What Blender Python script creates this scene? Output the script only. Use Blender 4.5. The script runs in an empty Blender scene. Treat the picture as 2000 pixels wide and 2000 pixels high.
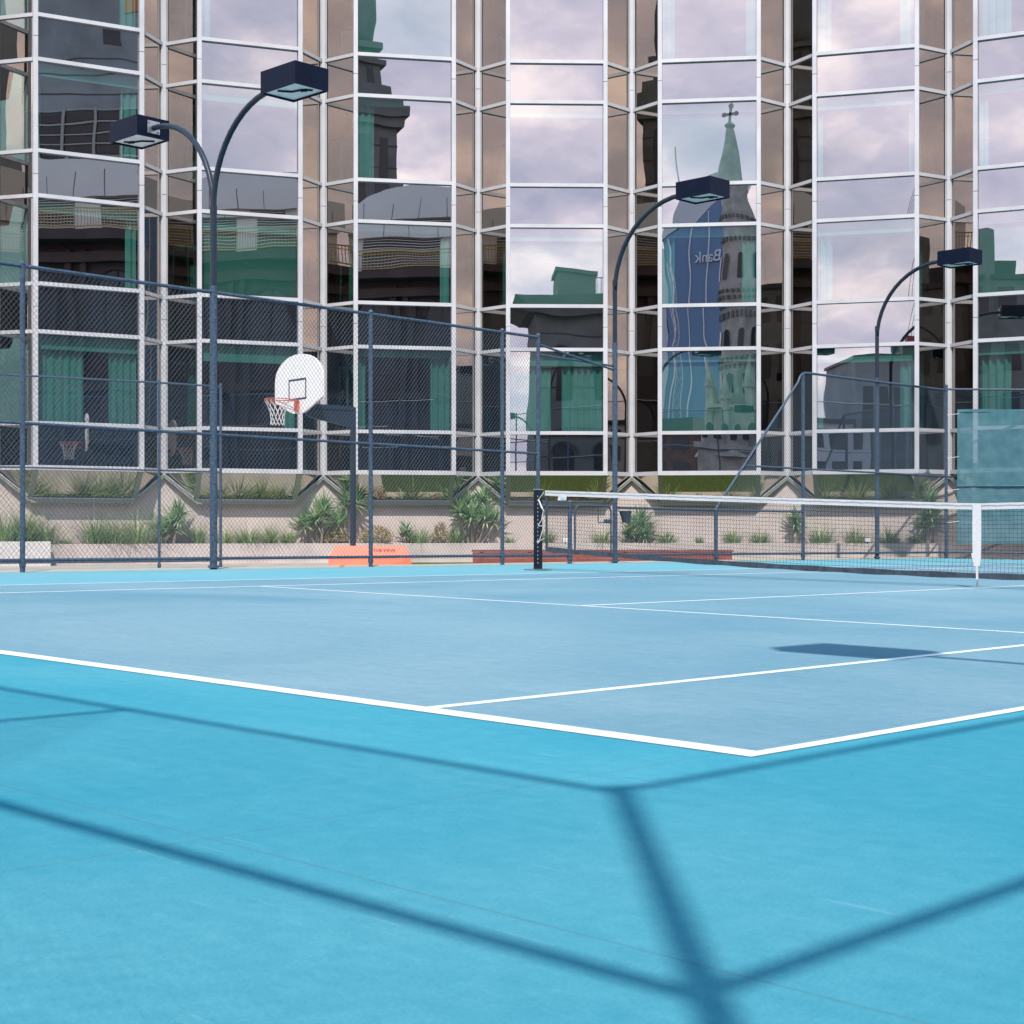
import bpy, bmesh, math, random
from mathutils import Vector, Matrix
random.seed(7)
R = math.radians
scene = bpy.context.scene

# ------------------------------------------------------------------ camera
CAMH = 0.635
cam_d = bpy.data.cameras.new("camera")
cam = bpy.data.objects.new("camera", cam_d)
scene.collection.objects.link(cam)
scene.camera = cam
cam.location = (0, 0, CAMH)
cam.rotation_euler = (R(90), 0, 0)
cam_d.sensor_width = 36.0
cam_d.lens = 36.0 * 3030.97 / 2000.0
cam_d.shift_y = 0.02
cam_d.clip_start = 0.05
cam_d.clip_end = 3000
cam_d.dof.use_dof = True
cam_d.dof.focus_distance = 26.0
cam_d.dof.aperture_fstop = 16

# ------------------------------------------------------------------ light
SUN_EL = 49.6
SUN_HEAD = -0.15         # heading the light travels towards, clockwise from +Y
tr = Vector((math.sin(R(SUN_HEAD)) * math.cos(R(SUN_EL)), math.cos(R(SUN_HEAD)) * math.cos(R(SUN_EL)), -math.sin(R(SUN_EL))))
sun_d = bpy.data.lights.new("sun", 'SUN')
sun_d.energy = 4.6
sun_d.angle = R(0.53)
sun_d.color = (1.0, 0.925, 0.84)
sun_o = bpy.data.objects.new("sun", sun_d)
scene.collection.objects.link(sun_o)
sun_o.rotation_euler = tr.to_track_quat('-Z', 'Y').to_euler()
sun_o.location = (0, -20, 60)

world = bpy.data.worlds.new("World")
scene.world = world
world.use_nodes = True
wn, wl = world.node_tree.nodes, world.node_tree.links
wn.clear()
w_out = wn.new('ShaderNodeOutputWorld')
w_bg = wn.new('ShaderNodeBackground'); w_bg.inputs[1].default_value = 0.1
sky = wn.new('ShaderNodeTexSky'); sky.sky_type = 'NISHITA'; sky.sun_disc = False
sky.sun_elevation = R(SUN_EL); sky.sun_rotation = R(180 + SUN_HEAD)
sky.air_density = 1.0; sky.dust_density = 2.0
tc = wn.new('ShaderNodeTexCoord')
sep = wn.new('ShaderNodeSeparateXYZ'); wl.new(tc.outputs['Generated'], sep.inputs[0])
zz = wn.new('ShaderNodeMath'); zz.operation = 'ADD'; zz.inputs[1].default_value = 0.38; wl.new(sep.outputs[2], zz.inputs[0])
zm = wn.new('ShaderNodeMath'); zm.operation = 'MAXIMUM'; zm.inputs[1].default_value = 0.15; wl.new(zz.outputs[0], zm.inputs[0])
dv = wn.new('ShaderNodeVectorMath'); dv.operation = 'DIVIDE'; wl.new(tc.outputs['Generated'], dv.inputs[0])
cb = wn.new('ShaderNodeCombineXYZ')
for k in range(3): wl.new(zm.outputs[0], cb.inputs[k])
wl.new(cb.outputs[0], dv.inputs[1])
n1 = wn.new('ShaderNodeTexNoise'); n1.inputs['Scale'].default_value = 2.2; n1.inputs['Detail'].default_value = 7; n1.inputs['Roughness'].default_value = 0.55
n1.inputs['Distortion'].default_value = 0.0
wl.new(dv.outputs[0], n1.inputs['Vector'])
n2 = wn.new('ShaderNodeTexNoise'); n2.inputs['Scale'].default_value = 6.5; n2.inputs['Detail'].default_value = 9; n2.inputs['Roughness'].default_value = 0.55
n2.inputs['Distortion'].default_value = 0.0
wl.new(dv.outputs[0], n2.inputs['Vector'])
cr = wn.new('ShaderNodeValToRGB')           # bright to shaded cloud
cr.color_ramp.elements[0].position = 0.30; cr.color_ramp.elements[0].color = (7.6, 8.1, 10.4, 1)
cr.color_ramp.elements[1].position = 0.68; cr.color_ramp.elements[1].color = (19.0, 17.2, 16.8, 1)
e = cr.color_ramp.elements.new(0.50); e.color = (11.6, 11.2, 13.0, 1)
wl.new(n2.outputs[0], cr.inputs[0])
cov = wn.new('ShaderNodeValToRGB')
cov.color_ramp.elements[0].position = 0.30; cov.color_ramp.elements[0].color = (0.25, 0.25, 0.25, 1)
cov.color_ramp.elements[1].position = 0.46; cov.color_ramp.elements[1].color = (1, 1, 1, 1)
wl.new(n1.outputs[0], cov.inputs[0])
hi = wn.new('ShaderNodeMapRange'); hi.inputs['From Min'].default_value = 0.36; hi.inputs['From Max'].default_value = 0.66; hi.interpolation_type = 'SMOOTHSTEP'
wl.new(sep.outputs[2], hi.inputs['Value'])
top = wn.new('ShaderNodeMix'); top.data_type = 'RGBA'; top.inputs[7].default_value = (4.0, 8.2, 12.6, 1)   # thin blue-tinted veil overhead
wl.new(hi.outputs[0], top.inputs[0]); wl.new(cr.outputs[0], top.inputs[6])
mixw = wn.new('ShaderNodeMix'); mixw.data_type = 'RGBA'
wl.new(cov.outputs[0], mixw.inputs[0]); wl.new(sky.outputs[0], mixw.inputs[6]); wl.new(top.outputs[2], mixw.inputs[7])
wl.new(mixw.outputs[2], w_bg.inputs[0]); wl.new(w_bg.outputs[0], w_out.inputs[0])

scene.view_settings.view_transform = 'Standard'
scene.view_settings.look = 'None'
scene.view_settings.exposure = 0.0
scene.view_settings.gamma = 1.0
scene.cycles.caustics_reflective = False
scene.cycles.caustics_refractive = False
scene.cycles.sample_clamp_indirect = 6.0
scene.cycles.max_bounces = 10
scene.cycles.transparent_max_bounces = 24

# ------------------------------------------------------------------ frames
F_ = 3030.97; CX, CY = 2.4883, -3.5155
YAW = -0.769; c_, s_ = math.cos(YAW), math.sin(YAW)
GX, GY = -0.011846, 0.006062
def C(u, v):                     # court coordinates -> world x, y
    return (c_ * (u - CX) - s_ * (v - CY), s_ * (u - CX) + c_ * (v - CY))
def G(x, y): return GX * x + GY * y
def CG(u, v, dz=0.0):
    x, y = C(u, v); return Vector((x, y, G(x, y) + dz))
def v_at(u, px):                 # court v on the line u=const seen at photo column px
    k = (px - 1000) / F_
    # x = k*y
    a = c_ * (u - CX); b = s_ * (u - CX)
    # a - s_*w = k*(b + c_*w)
    w = (a - k * b) / (k * c_ + s_)
    return w + CY
def P(px, d, y=None):            # photo column + depth (+ row) -> world
    x = (px - 1000) / F_ * d
    z = CAMH + (1040 - y) / F_ * d if y is not None else 0
    return Vector((x, d, z))

# ------------------------------------------------------------------ materials
def new_mat(name):
    m = bpy.data.materials.new(name); m.use_nodes = True
    nt = m.node_tree; nt.nodes.clear()
    out = nt.nodes.new('ShaderNodeOutputMaterial')
    return m, nt.nodes, nt.links, out
def simple(name, col, rough=0.6, metal=0.0, var=0.12, scale=6.0, bump=0.0, bscale=60.0, spec=0.5, detail=5):
    m, n, l, out = new_mat(name)
    b = n.new('ShaderNodeBsdfPrincipled')
    b.inputs['Roughness'].default_value = rough; b.inputs['Metallic'].default_value = metal
    b.inputs['Specular IOR Level'].default_value = spec
    t = n.new('ShaderNodeTexCoord')
    no = n.new('ShaderNodeTexNoise'); no.inputs['Scale'].default_value = scale; no.inputs['Detail'].default_value = detail
    l.new(t.outputs['Object'], no.inputs['Vector'])
    rp = n.new('ShaderNodeValToRGB')
    rp.color_ramp.elements[0].position = 0.3; rp.color_ramp.elements[1].position = 0.7
    rp.color_ramp.elements[0].color = tuple(x * (1 - var) for x in col) + (1,)
    rp.color_ramp.elements[1].color = tuple(min(1, x * (1 + var)) for x in col) + (1,)
    l.new(no.outputs[0], rp.inputs[0]); l.new(rp.outputs[0], b.inputs['Base Color'])
    if bump > 0:
        nb = n.new('ShaderNodeTexNoise'); nb.inputs['Scale'].default_value = bscale; nb.inputs['Detail'].default_value = 4
        l.new(t.outputs['Object'], nb.inputs['Vector'])
        bp = n.new('ShaderNodeBump'); bp.inputs['Strength'].default_value = bump; bp.inputs['Distance'].default_value = 0.01
        l.new(nb.outputs[0], bp.inputs['Height']); l.new(bp.outputs[0], b.inputs['Normal'])
    l.new(b.outputs[0], out.inputs[0])
    return m

def court_mat(name, col, pale, far=False):
    m, n, l, out = new_mat(name)
    b = n.new('ShaderNodeBsdfDiffuse'); b.inputs['Roughness'].default_value = 0.6
    t = n.new('ShaderNodeTexCoord')
    def noise(scale, detail=5, sx=1, sy=1, rough=0.5, dist=0.0, rot=0.0):
        mp = n.new('ShaderNodeMapping'); mp.inputs['Scale'].default_value = (sx, sy, 1); mp.inputs['Rotation'].default_value = (0, 0, rot)
        l.new(t.outputs['UV'], mp.inputs[0])
        k = n.new('ShaderNodeTexNoise'); k.inputs['Scale'].default_value = scale; k.inputs['Detail'].default_value = detail
        k.inputs['Roughness'].default_value = rough; k.inputs['Distortion'].default_value = dist
        l.new(mp.outputs[0], k.inputs['Vector']); return k
    def ramp(src, p0, p1, c0=(0, 0, 0, 1), c1=(1, 1, 1, 1)):
        r = n.new('ShaderNodeValToRGB'); r.color_ramp.elements[0].position = p0; r.color_ramp.elements[1].position = p1
        r.color_ramp.elements[0].color = c0; r.color_ramp.elements[1].color = c1; l.new(src, r.inputs[0]); return r
    def mix(f, a, bb, bt='MIX'):
        k = n.new('ShaderNodeMix'); k.data_type = 'RGBA'; k.blend_type = bt
        if isinstance(f, float): k.inputs[0].default_value = f
        else: l.new(f, k.inputs[0])
        for i, q in ((6, a), (7, bb)):
            if isinstance(q, tuple): k.inputs[i].default_value = q
            else: l.new(q, k.inputs[i])
        return k.outputs[2]
    big = ramp(noise(0.32, 6, 1, 1, 0.6, 0.6).outputs[0], 0.35, 0.72)
    colr = mix(big.outputs[0], col + (1,), pale + (1,))
    if far:      # sunlight bounced off the facade, painted as a paler strip by the far fence
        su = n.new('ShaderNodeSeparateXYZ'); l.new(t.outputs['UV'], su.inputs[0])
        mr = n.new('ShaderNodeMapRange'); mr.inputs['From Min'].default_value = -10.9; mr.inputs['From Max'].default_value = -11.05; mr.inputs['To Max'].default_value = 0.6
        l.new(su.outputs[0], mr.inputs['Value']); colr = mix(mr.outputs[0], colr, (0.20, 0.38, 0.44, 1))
    # squeegee / brush streaks
    st = ramp(noise(1.6, 6, 0.9, 9.0, 0.62, 0.3, R(20)).outputs[0], 0.36, 0.68, (0.74, 0.84, 0.88, 1), (1.16, 1.08, 1.05, 1))
    colr = mix(0.22, colr, mix(1.0, colr, st.outputs[0], 'MULTIPLY'))
    gr = ramp(noise(130, 5, 1, 1, 0.9).outputs[0], 0.32, 0.68, (0.72, 0.84, 0.86, 1), (1.26, 1.14, 1.12, 1))
    colr = mix(1.0, colr, mix(1.0, colr, gr.outputs[0], 'MULTIPLY'))
    md = ramp(noise(14, 8, 1, 1, 0.8).outputs[0], 0.3, 0.72, (0.80, 0.90, 0.92, 1), (1.18, 1.09, 1.07, 1))
    colr = mix(1.0, colr, md.outputs[0], 'MULTIPLY')
    # ball and shoe scuffs: short pale strokes
    for sc, rot, th in ((0.9, 0.5, 0.725), (1.3, 2.0, 0.735), (1.1, 1.2, 0.73)):
        sf = ramp(noise(sc * 2.2, 2, 1.0, 16.0, 0.4, 0.2, rot).outputs[0], th, th + 0.05)
        f = n.new('ShaderNodeMath'); f.operation = 'MULTIPLY'; f.inputs[1].default_value = 0.13; l.new(sf.outputs[0], f.inputs[0])
        colr = mix(f.outputs[0], colr, (0.42, 0.56, 0.66, 1))
    # hairline slab joints
    sp = n.new('ShaderNodeSeparateXYZ')
    wob = noise(3.0, 3); wv = n.new('ShaderNodeVectorMath'); wv.operation = 'SCALE'; wv.inputs['Scale'].default_value = 0.012
    l.new(wob.outputs[1], wv.inputs[0])
    av = n.new('ShaderNodeVectorMath'); av.operation = 'ADD'; l.new(t.outputs['UV'], av.inputs[0]); l.new(wv.outputs[0], av.inputs[1])
    l.new(av.outputs[0], sp.inputs[0])
    for ax, off, per in ((1, -1.71, 5.47), (0, -0.09, 5.47)):
        a1 = n.new('ShaderNodeMath'); a1.operation = 'SUBTRACT'; a1.inputs[1].default_value = off - per / 2; l.new(sp.outputs[ax], a1.inputs[0])
        a2 = n.new('ShaderNodeMath'); a2.operation = 'FLOORED_MODULO'; a2.inputs[1].default_value = per; l.new(a1.outputs[0], a2.inputs[0])
        a3 = n.new('ShaderNodeMath'); a3.operation = 'SUBTRACT'; a3.inputs[1].default_value = per / 2; l.new(a2.outputs[0], a3.inputs[0])
        a4 = n.new('ShaderNodeMath'); a4.operation = 'ABSOLUTE'; l.new(a3.outputs[0], a4.inputs[0])
        a5 = n.new('ShaderNodeMath'); a5.operation = 'LESS_THAN'; a5.inputs[1].default_value = 0.0035; l.new(a4.outputs[0], a5.inputs[0])
        a6 = n.new('ShaderNodeMath'); a6.operation = 'MULTIPLY'; a6.inputs[1].default_value = 0.5; l.new(a5.outputs[0], a6.inputs[0])
        colr = mix(a6.outputs[0], colr, (0.08, 0.17, 0.21, 1))
    l.new(colr, b.inputs['Color'])
    bp = n.new('ShaderNodeBump'); bp.inputs['Strength'].default_value = 0.25; bp.inputs['Distance'].default_value = 0.002
    l.new(noise(420, 3).outputs[0], bp.inputs['Height']); l.new(bp.outputs[0], b.inputs['Normal'])
    l.new(b.outputs[0], out.inputs[0])
    return m

def glass_mat(name, refl, T, tint, base=None, amp=0.006, scale=0.8):
    m, n, l, out = new_mat(name)
    t = n.new('ShaderNodeTexCoord'); oi = n.new('ShaderNodeObjectInfo')
    mp = n.new('ShaderNodeVectorMath'); mp.operation = 'SCALE'; mp.inputs[0].default_value = (37.0, 91.0, 53.0)
    l.new(oi.outputs['Random'], mp.inputs['Scale'])
    ad = n.new('ShaderNodeVectorMath'); ad.operation = 'ADD'; l.new(t.outputs['Object'], ad.inputs[0]); l.new(mp.outputs[0], ad.inputs[1])
    no = n.new('ShaderNodeTexNoise'); no.inputs['Scale'].default_value = scale; no.inputs['Detail'].default_value = 1.5; no.inputs['Roughness'].default_value = 0.35
    l.new(ad.outputs[0], no.inputs['Vector'])
    bp = n.new('ShaderNodeBump'); bp.inputs['Strength'].default_value = 1.0; bp.inputs['Distance'].default_value = amp
    l.new(no.outputs[0], bp.inputs['Height'])
    g = n.new('ShaderNodeBsdfGlossy'); g.inputs['Roughness'].default_value = 0.0; g.inputs['Color'].default_value = tint + (1,)
    wnz = n.new('ShaderNodeTexWhiteNoise'); wnz.noise_dimensions = '1D'; l.new(oi.outputs['Random'], wnz.inputs['W'])
    sb_ = n.new('ShaderNodeVectorMath'); sb_.operation = 'SUBTRACT'; sb_.inputs[1].default_value = (.5, .5, .5); l.new(wnz.outputs['Color'], sb_.inputs[0])
    ss_ = n.new('ShaderNodeVectorMath'); ss_.operation = 'SCALE'; ss_.inputs['Scale'].default_value = 0.009; l.new(sb_.outputs[0], ss_.inputs[0])
    na_ = n.new('ShaderNodeVectorMath'); na_.operation = 'ADD'; l.new(bp.outputs[0], na_.inputs[0]); l.new(ss_.outputs[0], na_.inputs[1])
    nn2 = n.new('ShaderNodeVectorMath'); nn2.operation = 'NORMALIZE'; l.new(na_.outputs[0], nn2.inputs[0])
    l.new(nn2.outputs[0], g.inputs['Normal'])
    if base is None:
        a = n.new('ShaderNodeBsdfTransparent'); a.inputs[0].default_value = T + (1,)
    else:
        a = n.new('ShaderNodeBsdfDiffuse'); a.inputs[0].default_value = base + (1,)
    mx = n.new('ShaderNodeMixShader'); mx.inputs[0].default_value = refl
    l.new(a.outputs[0], mx.inputs[1]); l.new(g.outputs[0], mx.inputs[2]); l.new(mx.outputs[0], out.inputs[0])
    return m

def leaf_mat(name, c0, c1, c2=None, rough=0.5):
    m, n, l, out = new_mat(name)
    b = n.new('ShaderNodeBsdfPrincipled'); b.inputs['Roughness'].default_value = rough; b.inputs['Specular IOR Level'].default_value = 0.35
    at = n.new('ShaderNodeAttribute'); at.attribute_name = 'tone'
    rp = n.new('ShaderNodeValToRGB'); rp.color_ramp.elements[0].color = c0 + (1,); rp.color_ramp.elements[1].color = c1 + (1,)
    if c2:
        e = rp.color_ramp.elements.new(0.5); e.color = c2 + (1,)
    l.new(at.outputs['Fac'], rp.inputs[0]); l.new(rp.outputs[0], b.inputs['Base Color'])
    tl = n.new('ShaderNodeBsdfTranslucent'); l.new(rp.outputs[0], tl.inputs[0])
    mx = n.new('ShaderNodeMixShader'); mx.inputs[0].default_value = 0.3
    l.new(b.outputs[0], mx.inputs[1]); l.new(tl.outputs[0], mx.inputs[2]); l.new(mx.outputs[0], out.inputs[0])
    return m

M = {}
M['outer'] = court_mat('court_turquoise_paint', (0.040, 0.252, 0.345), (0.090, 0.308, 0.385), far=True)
M['inner'] = court_mat('court_blue_paint', (0.125, 0.245, 0.315), (0.205, 0.315, 0.375))
M['line'] = simple('line_paint', (0.77, 0.775, 0.77), 0.8, var=0.10, scale=22, detail=9, spec=0.2)
M['cream'] = simple('concrete_margin', (0.50, 0.47, 0.38), 0.85, var=0.12, scale=5, bump=0.3)
M['paving'] = simple('paving', (0.40, 0.36, 0.33), 0.85, var=0.15, scale=3, bump=0.3)
M['lawn'] = simple('lawn', (0.055, 0.085, 0.02), 0.9, var=0.4, scale=30, bump=0.8, bscale=120)
M['soil'] = simple('mulch', (0.24, 0.19, 0.15), 0.95, var=0.45, scale=24, bump=0.9, bscale=70)
M['street'] = simple('street_ground', (0.09, 0.088, 0.085), 0.9, var=0.2, scale=0.4)
M['alu'] = simple('anodised_aluminium', (0.58, 0.575, 0.60), 0.45, metal=0.15, var=0.09, scale=1.7, detail=9)
M['aludark'] = simple('aluminium_sill', (0.30, 0.31, 0.25), 0.45, metal=0.2, var=0.06)
M['render'] = simple('pink_render', (0.58, 0.49, 0.465), 0.9, var=0.09, scale=1.3, detail=9, bump=0.25, bscale=90)
M['planter'] = simple('planter_concrete', (0.56, 0.475, 0.445), 0.9, var=0.13, scale=1.6, detail=10, bump=0.3, bscale=70)
M['block'] = simple('pale_concrete', (0.62, 0.58, 0.56), 0.85, var=0.1, scale=9, bump=0.3)
TT = (0.44, 0.92, 0.84)
M['glass'] = glass_mat('reflective_glass', 0.57, TT, (0.96, 0.92, 0.945), amp=0.005, scale=0.5)
M['spandrel'] = glass_mat('spandrel_glass', 0.54, None, (0.95, 0.92, 0.965), base=(0.008, 0.01, 0.011), amp=0.0065, scale=0.55)
M['glass_side'] = glass_mat('bronze_side_glass', 0.56, TT, (0.95, 0.85, 0.77), amp=0.003, scale=0.5)
M['spandrel_side'] = glass_mat('bronze_side_spandrel', 0.56, None, (0.95, 0.85, 0.77), base=(0.015, 0.014, 0.012), amp=0.003, scale=0.5)
M['glass_slope'] = glass_mat('sloped_glass', 0.62, None, (0.88, 0.84, 0.72), base=(0.02, 0.02, 0.015), amp=0.0015)
M['curtain'] = simple('curtain_cloth', (0.62, 0.63, 0.62), 0.9, var=0.05)
M['pelmet'] = simple('pelmet', (0.60, 0.60, 0.59), 0.8, var=0.03)
M['room'] = simple('room_finish', (0.07, 0.05, 0.042), 0.9, var=0.2, scale=0.7)
M['fence'] = simple('navy_steel', (0.048, 0.080, 0.125), 0.5, var=0.55, scale=34, spec=0.45, bump=0.3, bscale=50)
M['wire'] = simple('navy_vinyl_wire', (0.055, 0.10, 0.15), 0.5, var=0.15, scale=2, spec=0.4)
M['lamp'] = simple('navy_lamp_paint', (0.004, 0.009, 0.026), 0.45, var=0.15, scale=6, spec=0.10)
M['lamppole'] = simple('dark_grey_pole_paint', (0.018, 0.030, 0.048), 0.42, var=0.12, scale=5, spec=0.35)
M['diffuser'] = simple('lamp_lens', (0.88, 0.90, 0.90), 0.5, var=0.1, scale=10)
M['steel'] = simple('galvanised_steel', (0.42, 0.43, 0.45), 0.35, metal=0.8, var=0.15, scale=20)
M['black'] = simple('black_paint', (0.004, 0.010, 0.022), 0.4, var=0.2, scale=10, spec=0.3)
M['netcord'] = simple('net_cord', (0.015, 0.018, 0.028), 0.8, var=0.1)
M['netband'] = simple('dark_net_tape', (0.045, 0.060, 0.080), 0.7, var=0.35, scale=14)
M['white'] = simple('white_vinyl', (0.72, 0.70, 0.69), 0.6, var=0.05, scale=30)
M['board'] = simple('backboard_paint', (0.88, 0.87, 0.85), 0.4, var=0.03, scale=6)
M['mark'] = simple('backboard_marking', (0.05, 0.055, 0.08), 0.5, var=0.05)
M['orange'] = simple('rim_orange', (0.55, 0.13, 0.075), 0.4, var=0.15, scale=20)
M['pad'] = simple('orange_pad_vinyl', (0.86, 0.25, 0.155), 0.45, var=0.07, scale=4)
M['ink'] = simple('dark_ink', (0.03, 0.015, 0.02), 0.6, var=0.05)
M['redwood'] = simple('red_stained_timber', (0.26, 0.070, 0.060), 0.6, var=0.22, scale=5)
M['cloth'] = None
M['bucket'] = simple('bucket_plastic', (0.045, 0.06, 0.085), 0.4, var=0.1)
M['yucca'] = leaf_mat('yucca_leaf', (0.08, 0.20, 0.08), (0.74, 0.82, 0.54), (0.38, 0.55, 0.29))
M['grass'] = leaf_mat('tuft_leaf', (0.10, 0.20, 0.06), (0.66, 0.67, 0.36), (0.31, 0.46, 0.19))
M['shrub'] = leaf_mat('shrub_leaf', (0.09, 0.14, 0.05), (0.66, 0.33, 0.22), (0.48, 0.46, 0.22))
M['bark'] = simple('plant_stem', (0.30, 0.24, 0.20), 0.9, var=0.25, scale=30)
M['stone'] = simple('brown_stone', (0.085, 0.058, 0.052), 0.85, var=0.2, scale=0.8)
M['stone_grey'] = simple('grey_stone', (0.17, 0.175, 0.165), 0.85, var=0.2, scale=0.7)
M['panelgrey'] = simple('grey_cladding', (0.78, 0.75, 0.71), 0.6, var=0.05, scale=0.4)
M['concrete'] = simple('board_marked_concrete', (0.27, 0.30, 0.31), 0.9, var=0.22, scale=0.35)
M['louvre'] = simple('louvre_metal', (0.05, 0.05, 0.05), 0.5, var=0.1)
M['louvrepale'] = simple('pale_louvre_blade', (0.36, 0.37, 0.35), 0.5, var=0.1)
M['darkwin'] = simple('dark_window', (0.02, 0.022, 0.03), 0.15, var=0.1)
M['church'] = simple('church_stone', (0.42, 0.39, 0.35), 0.85, var=0.25, scale=1.2)
M['blind'] = simple('roller_blind', (0.34, 0.36, 0.34), 0.9, var=0.04)
M['iron'] = simple('gilded_iron', (0.50, 0.33, 0.12), 0.5, var=0.1)
M['blueglass'] = simple('blue_tower_glass', (0.10, 0.21, 0.38), 0.15, var=0.1, scale=0.05)
M['whitefin'] = simple('white_fin', (0.75, 0.76, 0.78), 0.5, var=0.03)
M['silver'] = simple('silver_cladding', (0.60, 0.64, 0.68), 0.4, var=0.08, scale=0.1)
M['crane'] = simple('crane_red', (0.30, 0.03, 0.04), 0.5, var=0.1)
M['flagblue'] = simple('flag_blue', (0.03, 0.04, 0.20), 0.8)
M['flagred'] = simple('flag_red', (0.5, 0.03, 0.04), 0.8)
M['brownbrick'] = simple('brown_brick', (0.20, 0.12, 0.09), 0.9, var=0.25, scale=1.5)
M['terracotta'] = simple('orange_glazing', (0.55, 0.16, 0.04), 0.4)

def shade_cloth():
    m, n, l, out = new_mat('teal_shade_cloth')
    d = n.new('ShaderNodeBsdfPrincipled'); d.inputs['Roughness'].default_value = 0.8
    t = n.new('ShaderNodeTexCoord'); no = n.new('ShaderNodeTexNoise'); no.inputs['Scale'].default_value = 4; no.inputs['Detail'].default_value = 7
    l.new(t.outputs['Object'], no.inputs['Vector'])
    rp = n.new('ShaderNodeValToRGB'); rp.color_ramp.elements[0].position = 0.3; rp.color_ramp.elements[1].position = 0.7
    rp.color_ramp.elements[0].color = (0.055, 0.17, 0.21, 1); rp.color_ramp.elements[1].color = (0.11, 0.25, 0.30, 1)
    l.new(no.outputs[0], rp.inputs[0]); l.new(rp.outputs[0], d.inputs['Base Color'])
    tp = n.new('ShaderNodeBsdfTransparent'); mx = n.new('ShaderNodeMixShader'); mx.inputs[0].default_value = 0.72
    l.new(tp.outputs[0], mx.inputs[1]); l.new(d.outputs[0], mx.inputs[2]); l.new(mx.outputs[0], out.inputs[0])
    return m
M['cloth'] = shade_cloth()

# ------------------------------------------------------------------ mesh helpers
class MB:
    def __init__(s): s.v = []; s.f = []; s.uv = None; s.tone = []
    def quad(s, a, b, c, d, tone=None):
        i = len(s.v); s.v += [tuple(a), tuple(b), tuple(c), tuple(d)]; s.f.append((i, i + 1, i + 2, i + 3)); s.tone.append(tone)
    def tri(s, a, b, c, tone=None):
        i = len(s.v); s.v += [tuple(a), tuple(b), tuple(c)]; s.f.append((i, i + 1, i + 2)); s.tone.append(tone)
    def poly(s, pts):
        i = len(s.v); s.v += [tuple(p) for p in pts]; s.f.append(tuple(range(i, i + len(pts)))); s.tone.append(None)
    def hexa(s, p):                # 8 points: bottom 4, top 4
        i = len(s.v); s.v += [tuple(q) for q in p]
        for q in ((0, 3, 2, 1), (4, 5, 6, 7), (0, 1, 5, 4), (1, 2, 6, 5), (2, 3, 7, 6), (3, 0, 4, 7)):
            s.f.append(tuple(i + k for k in q)); s.tone.append(None)
    def box(s, c, size, ex=(1, 0, 0), ey=(0, 1, 0), ez=(0, 0, 1)):
        c = Vector(c); ex = Vector(ex).normalized() * size[0] / 2; ey = Vector(ey).normalized() * size[1] / 2; ez = Vector(ez).normalized() * size[2] / 2
        s.hexa([c - ex - ey - ez, c + ex - ey - ez, c + ex + ey - ez, c - ex + ey - ez, c - ex - ey + ez, c + ex - ey + ez, c + ex + ey + ez, c - ex + ey + ez])
    def beam(s, a, b, w, h, up=(0, 0, 1)):       # box from a to b, w across, h along up
        a = Vector(a); b = Vector(b); e = (b - a); L = e.length; e.normalize()
        up = Vector(up); side = e.cross(up).normalized(); u2 = side.cross(e).normalized()
        s.box((a + b) / 2, (L, w, h), e, side, u2)
    def tube(s, pts, r, n=8, cap=True):
        pts = [Vector(p) for p in pts]; rings = []
        rr = r if isinstance(r, (list, tuple)) else [r] * len(pts)
        prev = None
        for k, p in enumerate(pts):
            t = (pts[min(k + 1, len(pts) - 1)] - pts[max(k - 1, 0)]).normalized()
            if prev is None:
                a = t.cross(Vector((0, 0, 1)))
                if a.length < 1e-3: a = t.cross(Vector((0, 1, 0)))
                a.normalize()
            else:
                a = (prev - t * prev.dot(t)).normalized()
            prev = a; b = t.cross(a)
            i = len(s.v); rings.append(i)
            for j in range(n):
                an = 2 * math.pi * j / n; s.v.append(tuple(p + (a * math.cos(an) + b * math.sin(an)) * rr[k]))
        for k in range(len(rings) - 1):
            for j in range(n):
                s.f.append((rings[k] + j, rings[k] + (j + 1) % n, rings[k + 1] + (j + 1) % n, rings[k + 1] + j)); s.tone.append(None)
        if cap:
            s.f.append(tuple(rings[0] + j for j in range(n))[::-1]); s.tone.append(None)
            s.f.append(tuple(rings[-1] + j for j in range(n))); s.tone.append(None)
    def build(s, name, mat, parent=None, smooth=False, uvfn=None, bevel=0.0, mats=None):
        me = bpy.data.meshes.new(name); me.from_pydata(s.v, [], s.f); me.validate(clean_customdata=False)
        me.materials.append(mat)
        o = bpy.data.objects.new(name, me); scene.collection.objects.link(o)
        if any(t is not None for t in s.tone) and len(me.polygons) == len(s.tone):
            at = me.attributes.new('tone', 'FLOAT', 'FACE')
            at.data.foreach_set('value', [0.5 if t is None else t for t in s.tone])
        if smooth:
            for p in me.polygons: p.use_smooth = True
            if smooth == 'auto':
                me.shade_smooth() if hasattr(me, 'shade_smooth') else None
        if uvfn:
            uv = me.uv_layers.new(name='UVMap')
            for lp in me.loops: uv.data[lp.index].uv = uvfn(me.vertices[lp.vertex_index].co)
        if bevel > 0:
            bm = bmesh.new(); bm.from_mesh(me); bmesh.ops.remove_doubles(bm, verts=bm.verts, dist=1e-5)
            bmesh.ops.recalc_face_normals(bm, faces=bm.faces)
            bmesh.ops.bevel(bm, geom=[e for e in bm.edges if len(e.link_faces) == 2 and e.calc_face_angle(0) > 0.6], offset=bevel, segments=2, affect='EDGES', profile=0.5, clamp_overlap=True)
            bm.to_mesh(me); bm.free()
        if parent is not None:
            o.parent = parent
            o.matrix_parent_inverse = parent.matrix_world.inverted() if False else Matrix.Translation(-Vector(parent.location)) 
        return o
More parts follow.
